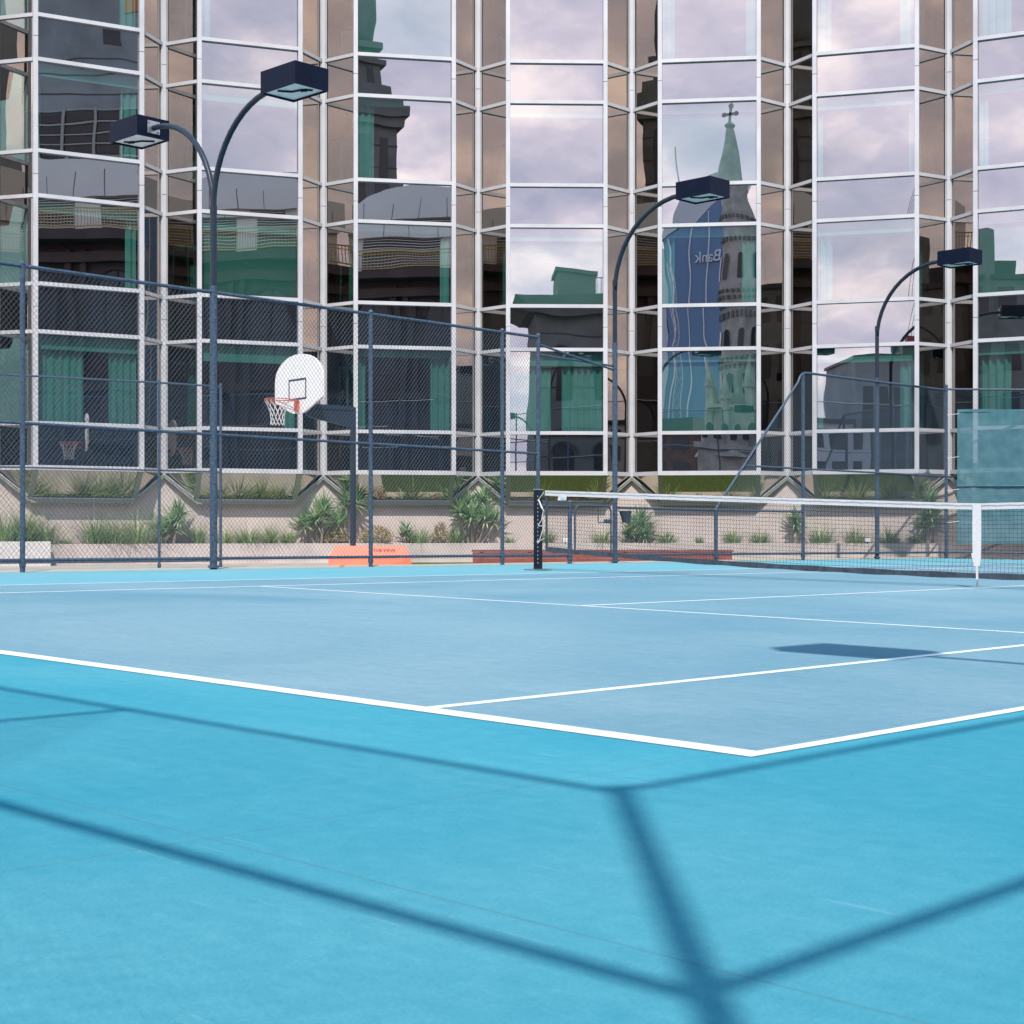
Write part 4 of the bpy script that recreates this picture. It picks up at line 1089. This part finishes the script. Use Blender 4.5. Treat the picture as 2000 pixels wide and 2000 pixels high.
tufts = [(8, .95, 170, 'tall grass tuft at the far left edge'), (48, .95, 190, 'broad grass tuft behind the first fence post'), (88, .62, 130, 'low yellowing grass tuft beside the concrete block'),
 (128, .22, 60, 'dry grass clump at the right of the concrete block'), (185, .62, 130, 'wispy grass tuft under the left bay window'), (222, .66, 140, 'second wispy grass tuft under the left bay window'), (268, .72, 150, 'dense grass tuft left of the leaning yucca'),
 (388, .42, 110, 'small round grass tuft left of the double lamp post'), (440, .36, 90, 'small grass tuft right of the double lamp post'), (484, .42, 110, 'second grass tuft right of the double lamp post'), (528, .46, 120, 'grass tuft below the hoop net'), (562, .42, 110, 'grass tuft just left of the strappy yuccas'),
 (818, .52, 130, 'grass tuft between two shrubs behind the orange pad'), (890, .40, 100, 'grass tuft left of the large yucca'), (996, .25, 60, 'tiny grass tuft right of the large yucca'), (1068, .45, 110, 'pale grass tuft just right of the net post'),
 (1178, .42, 110, 'pale grass tuft left of the middle lamp post'), (1301, .38, 110, 'grass tuft right of the bushy yucca'), (1366, .22, 60, 'smallest grass tuft, left of the sloping fence foot'), (1430, .34, 100, 'round grass tuft right of the sloping fence foot'),
 (1484, .34, 100, 'round grass tuft left of the slender yucca'), (1603, .42, 120, 'grass tuft right of the slender yucca'), (1672, .42, 120, 'grass tuft left of the right lamp post'), (1735, .40, 110, 'grass tuft right of the right lamp post'), (1790, .34, 100, 'grass tuft at the foot of the tall right yucca')]
for px, h, n, lab in tufts: tuft(soilp(px, lineN), h * 1.12, int(n * 1.8), lab, rp_)
yucca(soilp(332), [(.05, 0, .35, .62, 60), (.22, -.1, .62, .5, 45), (-.2, 0, .3, .5, 40)], 'leaning strappy yucca left of the double lamp post', rp_)
yucca(soilp(625), [(-.1, 0, .55, .6, 60), (.1, -.1, .75, .55, 55), (-.35, -.05, .45, .5, 45)], 'dense strappy yucca left of the hoop pole', rp_)
yucca(soilp(676), [(.0, .05, .95, .6, 60), (-.15, -.1, .5, .5, 50), (.25, 0, .9, .45, 36)], 'tall yucca rising behind the hoop pole', rp_)
yucca(soilp(793), [(0, 0, .28, .32, 34)], 'small single-headed yucca behind the orange pad', rp_)
yucca(soilp(925), [(-.32, 0, .75, .46, 60), (.2, .05, 1.05, .48, 60), (-.1, .1, .95, .4, 50), (.28, -.1, .62, .5, 60), (-.05, -.12, .62, .48, 60), (.5, 0, .55, .42, 40)], 'large many-headed yucca left of the corner fence post', rp_)
yucca(soilp(1248), [(0, 0, .45, .55, 80), (.12, -.1, .25, .48, 70), (-.15, 0, .2, .42, 60)], 'bushy yucca behind the hanging bucket', rp_)
yucca(soilp(1553), [(0, 0, .55, .36, 55), (.03, 0, .35, .3, 40)], 'slender yucca behind the first tall post of the sloping fence', rp_)
yucca(soilp(1812), [(0, -.1, .95, .5, 46), (.08, 0, .6, .42, 60), (-.1, 0, .45, .4, 50)], 'tall dark yucca beside the fence corner at right', rp_)
shrub(soilp(655, lineN), .26, .26, 900, 'round bronze-green shrub left of the hoop pole', rp_)
shrub(soilp(735, lineN), .42, .30, 1500, 'broad bronze-green shrub right of the hoop pole', rp_)
shrub(soilp(860, lineN), .2, .36, 600, 'upright yellow-green shrub left of the large yucca', rp_)

# ================================================================== CITY BEHIND THE CAMERA (seen mirrored in the glass)
GZ = -0.9
def frame_of(a, b):
    a = Vector((a[0], a[1], 0)); b = Vector((b[0], b[1], 0)); e = (b - a).normalized(); return a, e, Vector((-e.y, e.x, 0)), (b - a).length
def arch_panel(mb, org, e, no, s0, z0, w, h, depth=.25, n=10):
    pts = [(s0 - w / 2, z0)] + [(s0 + w / 2 * math.cos(math.pi * (1 - k / n)) , z0 + h - w / 2 + w / 2 * math.sin(math.pi * (1 - k / n))) for k in range(n + 1)] + [(s0 + w / 2, z0)]
    mb.poly([org + e * s + no * depth + Vector((0, 0, z)) for s, z in pts])
# --- colonial facade with balcony, seen in the left bays
FP = [(10.2, -16.3), (16.6, -13.2), (21.5, -7.5), (24.8, 0.2), (27.0, 5.5)]
old = thing('colonial_building', 'old stone building with arched windows, gilded balcony rail and curved grey roof storey', 'building', (15, -20, GZ))
wallm, arch, trim, iron, upw, louv, capm = MB(), MB(), MB(), MB(), MB(), MB(), MB()
BZ = 15.2
acc = 0
for k in range(len(FP) - 1):
    a, e, no_, L = frame_of(FP[k], FP[k + 1])
    # outward normal faces the hotel (-x/+y side)
    no = Vector((-e.y, e.x, 0))
    if no.x > 0: no = -no
    back = -no
    wallm.hexa([a + Vector((0, 0, GZ)), a + e * L + Vector((0, 0, GZ)), a + e * L + back * 10 + Vector((0, 0, GZ)), a + back * 10 + Vector((0, 0, GZ)),
                a + Vector((0, 0, BZ)), a + e * L + Vector((0, 0, BZ)), a + e * L + back * 10 + Vector((0, 0, BZ)), a + back * 10 + Vector((0, 0, BZ))])
    nb_ = max(1, int(L / 3.1)); stp = L / nb_
    for j in range(nb_):
        s0 = (j + .5) * stp
        for z0, h, w in ((9.2, 4.4, 1.7), (3.6, 4.2, 1.7), (0.0, 2.6, 1.6)): 
            arch_panel(arch, a, e, no, s0, z0, w, h, depth=.03)
            pts = [a + e * (s0 + (w / 2 + .12) * math.cos(math.pi * q_ / 12)) + no * .1 + Vector((0, 0, z0 + h - w / 2 + (w / 2 + .12) * math.sin(math.pi * q_ / 12))) for q_ in range(13)]
            trim.tube(pts, .1, 5)
            for zz_ in (0.35, .62): trim.beam(a + e * (s0 - w / 2) + no * .06 + Vector((0, 0, z0 + h * zz_)), a + e * (s0 + w / 2) + no * .06 + Vector((0, 0, z0 + h * zz_)), .05, .06)
            trim.beam(a + e * s0 + no * .06 + Vector((0, 0, z0)), a + e * s0 + no * .06 + Vector((0, 0, z0 + h)), .05, .06, up=e)
        for sg in (-1, 1): trim.box(a + e * (s0 + sg * stp * .40) + no * .16 + Vector((0, 0, 7.6)), (.34, .34, 14.2), e, no)
        # rustication grooves
        for q_ in range(9): trim.beam(a + e * (s0 - stp * .38) + no * .02 + Vector((0, 0, 8.4 + q_ * .6)), a + e * (s0 - 1.05) + no * .02 + Vector((0, 0, 8.4 + q_ * .6)), .05, .04)
    for z, d_, hh in ((BZ - .9, .5, .5), (BZ + .05, 1.25, .45), (8.0, .35, .4), (3.0, .3, .3)):
        trim.box(a + e * L / 2 + no * d_ / 2 + Vector((0, 0, z)), (L + .2, d_, hh), e, no)
    # balustrade
    zb0 = BZ + .3; off = no * 1.1
    iron.beam(a + off + Vector((0, 0, zb0 + 1.05)), a + e * L + off + Vector((0, 0, zb0 + 1.05)), .06, .07); iron.beam(a + off + Vector((0, 0, zb0 + .12)), a + e * L + off + Vector((0, 0, zb0 + .12)), .06, .06); iron.beam(a + off + Vector((0, 0, zb0 + .85)), a + e * L + off + Vector((0, 0, zb0 + .85)), .04, .04)
    nb2 = int(L / .17)
    for j in range(nb2): iron.box(a + off + e * (j + .5) * L / nb2 + Vector((0, 0, zb0 + .55)), (.03, .03, .95), e, no)
    # set-back roof storey with louvres
    sb_ = -no * 1.4
    upw.quad(a + sb_ + Vector((0, 0, BZ)), a + e * L + sb_ + Vector((0, 0, BZ)), a + e * L + sb_ + Vector((0, 0, BZ + 2.7)), a + sb_ + Vector((0, 0, BZ + 2.7)))
    nb3 = max(1, int(L / 3.6)); st3 = L / nb3
    for j in range(nb3):
        s0 = (j + .5) * st3
        louv.box(a + sb_ + e * s0 + no * .02 + Vector((0, 0, BZ + 1.3)), (st3 * .62, .05, 2.3), e, no)
        for q_ in range(15): capm.box(a + sb_ + e * s0 + no * .08 + Vector((0, 0, BZ + .25 + q_ * .15)), (st3 * .62, .06, .035), e, no)
    # curved parapet
    n_ = int(L / .5)
    for j in range(n_):
        s0, s1 = L * j / n_, L * (j + 1) / n_
        f = lambda s: BZ + 4.55 - 1.5 * max(0, 1 - (acc + s) / 4.0) ** 2 + .28 * math.sin((acc + s) * .5 + 1.0)
        A0, A1 = a + sb_ + no * .3 + e * s0, a + sb_ + no * .3 + e * s1
        upw.hexa([A0 + Vector((0, 0, BZ + 2.5)), A1 + Vector((0, 0, BZ + 2.5)), A1 - no * .6 + Vector((0, 0, BZ + 2.5)), A0 - no * .6 + Vector((0, 0, BZ + 2.5)),
                  A0 + Vector((0, 0, f(s0))), A1 + Vector((0, 0, f(s1))), A1 - no * .6 + Vector((0, 0, f(s1))), A0 - no * .6 + Vector((0, 0, f(s0)))])
    for j in range(int(L / 1.6)):
        louv.box(a + sb_ + no * .305 + e * (j + .5) * 1.6 + Vector((0, 0, BZ + 3.1)), (.03, .02, 1.2), e, no)
    acc += L
wallm.build('stone_wall', M['stone'], old); arch.build('arched_window', M['darkwin'], old); trim.build('stone_trim', M['stone'], old)
iron.build('balustrade', M['iron'], old); upw.build('roof_storey', M['panelgrey'], old); louv.build('louvre_opening', M['louvre'], old); capm.build('louvre_blade', M['panelgrey'], old)
# --- clock-tower like turret, left part of third bay
tw = Vector((16.9, -39.2, 0)); t_ = thing('turret_tower', 'grey stone turret with dome mirrored at the left of the third bay', 'tower', (tw.x, tw.y, GZ))
m_ = MB(); m_.box((tw.x, tw.y, 14.5), (5.2, 5.2, 31)); m_.build('shaft', M['stone_grey'], t_)
m_ = MB(); m_.box((tw.x, tw.y, 30.4), (6.4, 6.4, .8)); m_.box((tw.x, tw.y, 29.7), (5.9, 5.9, .6)); m_.box((tw.x, tw.y, 31.3), (5.6, 5.6, 1.0)); m_.box((tw.x, tw.y, 34.9), (3.9, 3.9, .4))
m_.box((tw.x, tw.y, 33.2), (3.0, 3.0, 3.6)); m_.box((tw.x, tw.y, 32.2), (4.4, 4.4, .9)); m_.build('cornice', M['stone_grey'], t_)
m_ = MB(); rings_ = [(1.3, 35.0), (1.75, 35.6), (1.95, 36.8), (1.9, 38.4), (1.6, 40), (1.05, 41.5), (.45, 42.6), (.1, 45)]; m_.tube([(tw.x, tw.y, z) for r_, z in rings_], [r_ for r_, z in rings_], 16); m_.build('dome', M['stone_grey'], t_, smooth=True)
m_ = MB()
for dx in (-1.5, 0, 1.5): m_.box((tw.x + dx, tw.y + 2.62, 24.5), (.7, .06, 8.5)); 
for dy in (-1.5, 0, 1.5): m_.box((tw.x - 2.62, tw.y + dy, 24.5), (.06, .7, 8.5))
for dx in (-1, 1): m_.box((tw.x + dx * .7, tw.y + 1.52, 33.4), (.5, .06, 2))
m_.build('window_slot', M['darkwin'], t_)
m_ = MB()
for q_ in range(18): m_.box((tw.x, tw.y, 1 + q_ * 1.6), (5.26, 5.26, .08))
m_.build('string_course', M['stone'], t_)
# --- raw concrete tower with louvres, first bay
ang = R(58); ex = Vector((math.cos(ang), math.sin(ang), 0)); ey = Vector((-ex.y, ex.x, 0)); ct = Vector((62.9, -44.5, 0)) - ey * 7
t_ = thing('concrete_tower', 'blank grey concrete tower with louvred floors mirrored in the leftmost bay', 'tower', (ct.x, ct.y, GZ))
m_ = MB(); m_.box(ct - ex * 1.5 + Vector((0, 0, 30)), (29, 14, 62), ex, ey); m_.build('shaft', M['concrete'], t_)
m_ = MB()
for q_ in range(9): m_.box(ct + ey * 7.05 + Vector((0, 0, 28.6 + q_ * 1.0)), (25.6, .12, .62), ex, ey)
m_.build('louvre_band', M['darkwin'], t_)
m_ = MB()
for q_ in range(10): m_.box(ct + ey * 7.2 + Vector((0, 0, 28.1 + q_ * 1.0)), (25.4, .2, .14), ex, ey)
for q_ in range(11): m_.box(ct + ey * 7.3 + ex * (-12.5 + q_ * 2.5) + Vector((0, 0, 32.6)), (.25, .2, 9.4), ex, ey)
m_.build('louvre_blade', M['louvrepale'], t_)
m_ = MB(); m_.box(ct + ey * 7.03 + ex * 2.5 + Vector((0, 0, 42.7)), (1.5, .1, 2.0), ex, ey); m_.build('square_opening', M['darkwin'], t_)
m_ = MB(); m_.box(ct + ey * 7.05 + ex * 3.2 + Vector((0, 0, 46.9)), (2.6, .1, 2.0), ex, ey); m_.build('orange_window', M['terracotta'], t_)
m_ = MB()
for z in (38.5, 40.3, 44.2): m_.box(ct + ey * 7.02 + Vector((0, 0, z)), (26, .08, .08), ex, ey)
m_.build('formwork_line', M['louvre'], t_)
# --- church tower with spire, fifth bay
ch = Vector((-3.15, -41.0, 0)); t_ = thing('church_spire', 'slender stone church spire topped by a cross mirrored in the fifth bay', 'church', (ch.x, ch.y, GZ))
m_ = MB(); m_.box((ch.x, ch.y, 2.5), (5.4, 5.4, 7)); m_.tube([(ch.x, ch.y, z) for z in (5.5, 6.4, 9.2, 9.2, 22.6)], [3.3, 2.6, 2.3, 1.62, 1.40], 8); m_.build('tower', M['church'], t_)
m_ = MB(); m_.tube([(ch.x, ch.y, z) for z in (22.6, 29.3, 29.5)], [1.35, .20, .17], 8); m_.build('spire', M['church'], t_)
m_ = MB(); m_.tube([(ch.x, ch.y, z) for z in (29.4, 29.55, 29.7)], [.26, .3, .16], 8); m_.box((ch.x, ch.y, 30.2), (.14, .14, 1.2)); m_.box((ch.x, ch.y, 30.25), (.62, .14, .16))
for dx, dz in ((-.34, .0), (.34, 0), (0, .5)): m_.tube([(ch.x + dx, ch.y - .08, 30.25 + dz), (ch.x + dx, ch.y + .08, 30.25 + dz)], .15, 8)
m_.build('cross', M['church'], t_)
m_ = MB()
for z in (9.3, 12.4, 12.9, 16.6, 17.1, 20.6, 22.5):
    rr_ = 1.66 - (z - 9.2) * .0165
    for q_ in range(24):
        an = 2 * math.pi * q_ / 24 + (z * 7 % 1) * .13; m_.box((ch.x + rr_ * math.cos(an), ch.y + rr_ * math.sin(an), z), (.16, .16, .26), (math.cos(an), math.sin(an), 0), (-math.sin(an), math.cos(an), 0))
m_.build('cusped_band', M['stone_grey'], t_)
for q_ in range(8):
    an = math.pi / 8 + q_ * math.pi / 4; big = q_ % 2
    m_ = MB(); cx_, cy_ = ch.x + 2.35 * math.cos(an), ch.y + 2.35 * math.sin(an)
    m_.tube([(cx_, cy_, z) for z in (4, 9.6 + big, 9.7 + big, 10.0 + big, 12.2 + big)], [.42, .38, .5, .36, .02], 6)
    for k4 in range(4): m_.tube([(cx_ + .42 * math.cos(k4 * 1.57), cy_ + .42 * math.sin(k4 * 1.57), 9.6 + big), (cx_ + .42 * math.cos(k4 * 1.57), cy_ + .42 * math.sin(k4 * 1.57), 10.6 + big)], [.09, .01], 5)
    m_.build('pinnacle', M['church'], t_)
m_ = MB()
for z, hh_, w_ in ((10.2, 1.7, .55), (13.8, 1.9, .5), (18.0, 1.7, .42)):
    for q_ in range(8):
        an = q_ * math.pi / 4 + (math.pi / 8 if z < 12 else 0); r_ = (1.64 - (z - 9.2) * .0165) * (.93 if z < 12 else 1.0)
        d = Vector((math.cos(an), math.sin(an), 0)); sdv = Vector((-d.y, d.x, 0))
        arch_panel(m_, Vector((ch.x, ch.y, 0)) + d * r_, sdv, d, 0, z, w_, hh_, depth=.02, n=6)
for q_ in range(5):
    for z in (1.2, 6.6):
        arch_panel(m_, Vector((ch.x, ch.y + (2.72 if z < 5 else 2.62), 0)), Vector((1, 0, 0)), Vector((0, 1, 0)), -2 + q_, z, .5, 1.6, depth=.02, n=6)
m_.build('lancet_window', M['darkwin'], t_)
m_ = MB(); m_.box((ch.x, ch.y, 6.1), (5.8, 5.8, .4)); m_.box((ch.x, ch.y, 9.2), (4.6, 4.6, .25)); m_.build('parapet_band', M['church'], t_)
m_ = MB(); m_.box((ch.x + 5.6, ch.y - 7, 2.2), (5, 12, 6.4)); m_.hexa([(ch.x + 2.9, ch.y - 13, 5.4), (ch.x + 8.3, ch.y - 13, 5.4), (ch.x + 8.3, ch.y - 1, 5.4), (ch.x + 2.9, ch.y - 1, 5.4), (ch.x + 5.5, ch.y - 13, 8), (ch.x + 5.7, ch.y - 13, 8), (ch.x + 5.7, ch.y - 1, 8), (ch.x + 5.5, ch.y - 1, 8)])
m_.build('nave', M['brownbrick'], t_)
# tower crane standing left of the bank tower in the glass
t_ = thing('tower_crane', 'thin lattice crane jib mirrored at the left edge of the fifth bay', 'crane', (-20, -120, GZ))
m_ = MB(); A0, A1 = Vector((-18.9, -120, 8)), Vector((-20.6, -121, 33)); n_ = 15
for sx in (-.55, .55): m_.tube([A0 + Vector((sx, 0, 0)), A1 + Vector((sx * .4, 0, 0))], .06, 4)
for q_ in range(n_):
    f0, f1 = q_ / n_, (q_ + 1) / n_; w0_, w1_ = .55 - .33 * f0, .55 - .33 * f1
    m_.tube([A0.lerp(A1, f0) + Vector((-w0_, 0, 0)), A0.lerp(A1, f1) + Vector((w1_, 0, 0))], .04, 4); m_.tube([A0.lerp(A1, f0) + Vector((w0_, 0, 0)), A0.lerp(A1, f1) + Vector((-w1_, 0, 0))], .04, 4)
m_.build('lattice_jib', M['steel'], t_)
m_ = MB(); m_.box((-18.9, -120, 3.5), (2.2, 2.2, 9)); m_.build('crane_base', M['louvre'], t_)
# --- blue glass bank tower
bt = Vector((-23.5, -182, 0)); t_ = thing('bank_tower', 'blue glass office tower with white fins and a slanted silver crown mirrored beside the spire', 'tower', (bt.x, bt.y, GZ))
m_ = MB(); BXL = bt.x - 6
m_.hexa([(bt.x - 6, bt.y - 7, -1), (bt.x + 7, bt.y - 7, -1), (bt.x + 7, bt.y + 7, -1), (bt.x - 6, bt.y + 7, -1), (bt.x - 6, bt.y - 7, 45), (bt.x + 7, bt.y - 7, 56), (bt.x + 7, bt.y + 7, 56), (bt.x - 6, bt.y + 7, 45)]); m_.build('glass_body', M['blueglass'], t_)
m_ = MB(); x0, x1, y0, y1 = bt.x - 6.2, bt.x + 7.1, bt.y - 7.1, bt.y + 7.1
m_.hexa([(x0, y0, 45), (x1, y0, 56), (x1, y1, 56), (x0, y1, 45), (x0 + 2.6, y0, 54.5), (x1, y0, 58), (x1, y1, 58), (x0 + 2.6, y1, 54.5)]); m_.box((x0 - .9, bt.y, 22), (2.0, 13.6, 44)); m_.build('crown', M['silver'], t_)
m_ = MB()
for q_ in range(5):
    zt_q = 44.6 + (.8 + q_ * 2.8) / 13 * 11; m_.box((bt.x - 5.2 + q_ * 2.8, y1 + .05, zt_q / 2), (.18, .4, zt_q))
m_.build('fin', M['whitefin'], t_)
m_ = MB(); m_.tube([(bt.x - 3, bt.y, 55), (bt.x - 3, bt.y, 63)], .14, 5); m_.build('mast', M['steel'], t_)
text_mesh('sign_lettering', 'Bank', 2.0, M['whitefin'], (bt.x + .4, y1 + .35, 42.6), (-1, 0, 0), (0, 0, 1), t_, depth=.05)
m_ = MB(); m_.tube([(bt.x + 3.9, y1 + .2, 42.6), (bt.x + 3.9, y1 + .4, 42.6)], 1.0, 20); m_.build('round_emblem', M['whitefin'], t_)
# --- building with crane, sixth bay
def block(label, c, size, rot, mat, rows, cols, winmat='darkwin', name='city_building', extra=None, group=None):
    c = Vector((c[0], c[1], 0)); ex = Vector((math.cos(R(rot)), math.sin(R(rot)), 0)); ey = Vector((-ex.y, ex.x, 0)); t = thing(name, label, 'building', (c.x, c.y, GZ), group)
    m_ = MB(); m_.box(c + Vector((0, 0, (size[2] + GZ) / 2)), (size[0], size[1], size[2] - GZ), ex, ey); m_.build('wall', M[mat], t)
    m_ = MB()
    for fa in (1, -1):
        for r in range(rows):
            for k in range(cols):
                m_.box(c + ey * fa * (size[1] / 2) + ex * ((k + .5) / cols - .5) * size[0] * .94 + Vector((0, 0, (r + .55) * size[2] / rows)), (size[0] / cols * .6, .12, size[2] / rows * .55), ex, ey)
    m_.build('window', M[winmat], t)
    m_ = MB(); m_.box(c + Vector((0, 0, size[2] + .15)), (size[0] + .5, size[1] + .5, .4), ex, ey); m_.box(c + ex * size[0] * .1 + Vector((0, 0, size[2] + 1.2)), (size[0] * .3, size[1] * .4, 2.0), ex, ey)
    m_.build('roof', M['louvre'], t); return t, c, ex, ey
t_, c0_, ex0, ey0 = block('dark ribbed building with a red crane base mirrored low in the sixth bay', (-33.2, -95.4), (13, 14, 18.5), -32, 'concrete', 1, 8, 'louvre')
cr0 = Vector((-31.5, -87.5, 0)); m_ = MB(); m_.box(cr0 + Vector((0, 0, 21.3)), (1.5, 1.2, .7), (.85, -.53, 0), (.53, .85, 0)); m_.box(cr0 + Vector((.9, -.5, 21.9)), (.8, .8, .7), (.85, -.53, 0), (.53, .85, 0))
m_.build('crane', M['crane'], t_)
m_ = MB()
for dx in (-.6, -.2, .2, .6): m_.tube([cr0 + Vector((dx, 0, 21.3)), cr0 + Vector((dx * .5 + 1.0, -1, 30)), cr0 + Vector((dx * .3 + 2.2, -2, 42))], .025, 4)
m_.tube([cr0 + Vector((0, 0, 19)), cr0 + Vector((0, 0, 21.5))], .5, 6); m_.build('crane_cable', M['louvre'], t_)
block('low grey office block mirrored at the foot of the sixth bay', (-45, -86.9), (15.5, 12, 12.0), -32, 'silver', 4, 9)
block('dark green-tinted building mirrored in the rightmost bay', (-42.5, -44.5), (15, 12, 19.8), -47, 'stone_grey', 5, 7)
m_ = MB(); m_.box((-37.9, -41.0, 11.5), (1.0, 1.0, 24.4))
tag(m_.build('chimney_stack', M['stone_grey']), 'plain square stack rising above the rightmost mirrored roofs', 'chimney')
block('small pale building mirrored low in the fourth bay', (-2.5, -75), (11, 9, 8), 0, 'silver', 3, 5)
block('brown brick block mirrored in the narrow side panes', (-14, -78), (12, 10, 9), 8, 'brownbrick', 4, 6)
# pavilion with flat canopy roof, fourth bay
t_ = thing('stone_pavilion', 'stone pavilion with a thin overhanging roof and roof railing mirrored in the fourth bay', 'building', (9, -38, GZ))
m_ = MB(); m_.box((12.3, -40.4, 7.6), (12, 10, 17)); m_.build('stone_wall', M['stone_grey'], t_)
m_ = MB(); m_.hexa([(5.6, -45.6, 16.0), (19, -45.6, 16.0), (19, -34.6, 16.0), (5.6, -34.6, 16.0), (3.9, -46, 17.0), (19, -46, 17.0), (19, -34.2, 17.3), (3.9, -34.2, 17.0)]); m_.box((8.0, -37, 17.9), (2.6, 3.4, 1.5)); m_.box((8.0, -37, 18.75), (2.9, 3.7, .25)); m_.build('roof', M['stone_grey'], t_)
m_ = MB(); m_.beam((9.3, -35.4, 18.5), (18, -35.4, 18.5), .06, .06)
for q_ in range(26): m_.box((9.4 + q_ * .33, -35.4, 17.9), (.04, .04, 1.2))
m_.build('roof_railing', M['louvre'], t_)
m_ = MB(); m2_ = MB()
for q_ in range(4):
    for z0, h in ((9.6, 3.8), (3.6, 3.6), (-.4, 2.4)):
        arch_panel(m_, Vector((0, -35.39, 0)), Vector((1, 0, 0)), Vector((0, 1, 0)), 8.0 + q_ * 2.7, z0, 1.3, h, depth=.03)
        m2_.tube([(8.0 + q_ * 2.7 + .8 * math.cos(math.pi * j / 12), -35.3, z0 + h - .65 + .8 * math.sin(math.pi * j / 12)) for j in range(13)], .09, 5)
m_.build('arched_window', M['darkwin'], t_)
for q_ in range(11): m2_.beam((6.3, -35.36, 1 + q_ * 1.35), (18, -35.36, 1 + q_ * 1.35), .06, .06)
m2_.build('stone_trim', M['stone'], t_)
# flags on the old building
def flag(org, d, lab):
    t = thing('flag', lab, 'flag', org, 'flags on the old stone building'); org = Vector(org); d = Vector(d).normalized()
    m_ = MB(); m_.tube([org, org + Vector((0, 0, 3.6))], .03, 6); m_.build('flagpole', M['steel'], t)
    A = lambda s, z: org + d * s + Vector((0, 0, 3.5 - z - s * 1.1)) + Vector((d.y, -d.x, 0)) * .08 * math.sin(s * 7)
    m_ = MB()
    for j in range(8):
        for k in range(4): m_.quad(A(j * .12, k * .45), A((j + 1) * .12, k * .45), A((j + 1) * .12, (k + 1) * .45), A(j * .12, (k + 1) * .45))
    m_.build('flag_cloth', M['flagblue'], t)
    m_ = MB(); o_ = Vector((d.y, -d.x, 0)) * .02
    for sg in (1, -1): 
        m_.beam(A(.02, .3) + o_ * sg, A(.5, .3) + o_ * sg, .01, .10); m_.beam(A(.25, .02) + o_ * sg, A(.25, .6) + o_ * sg, .01, .1, up=d)
    m_.build('flag_cross', M['flagred'], t)
flag((15.0, -8.6, 4.4), (-.5, .3, 0), 'blue flag with red cross canton mirrored in the second bay')
flag((9.0, -13.5, 4.0), (-.5, .3, 0), 'blue flag with red cross canton mirrored in the third bay')

# fallen leaf at the foot of the long fence
p = CG(UF + .08, v_at(UF + .08, 668)); m_ = MB()
m_.quad(p + Vector((-.05, 0, .02)), p + Vector((0, -.04, .005)), p + Vector((.055, 0, .03)), p + Vector((0, .03, .035)))
tag(m_.build('fallen_leaf', simple('dry_leaf', (.35, .19, .07), .8)), 'curled brown dead leaf on the pale strip left of the third fence post', 'leaf')
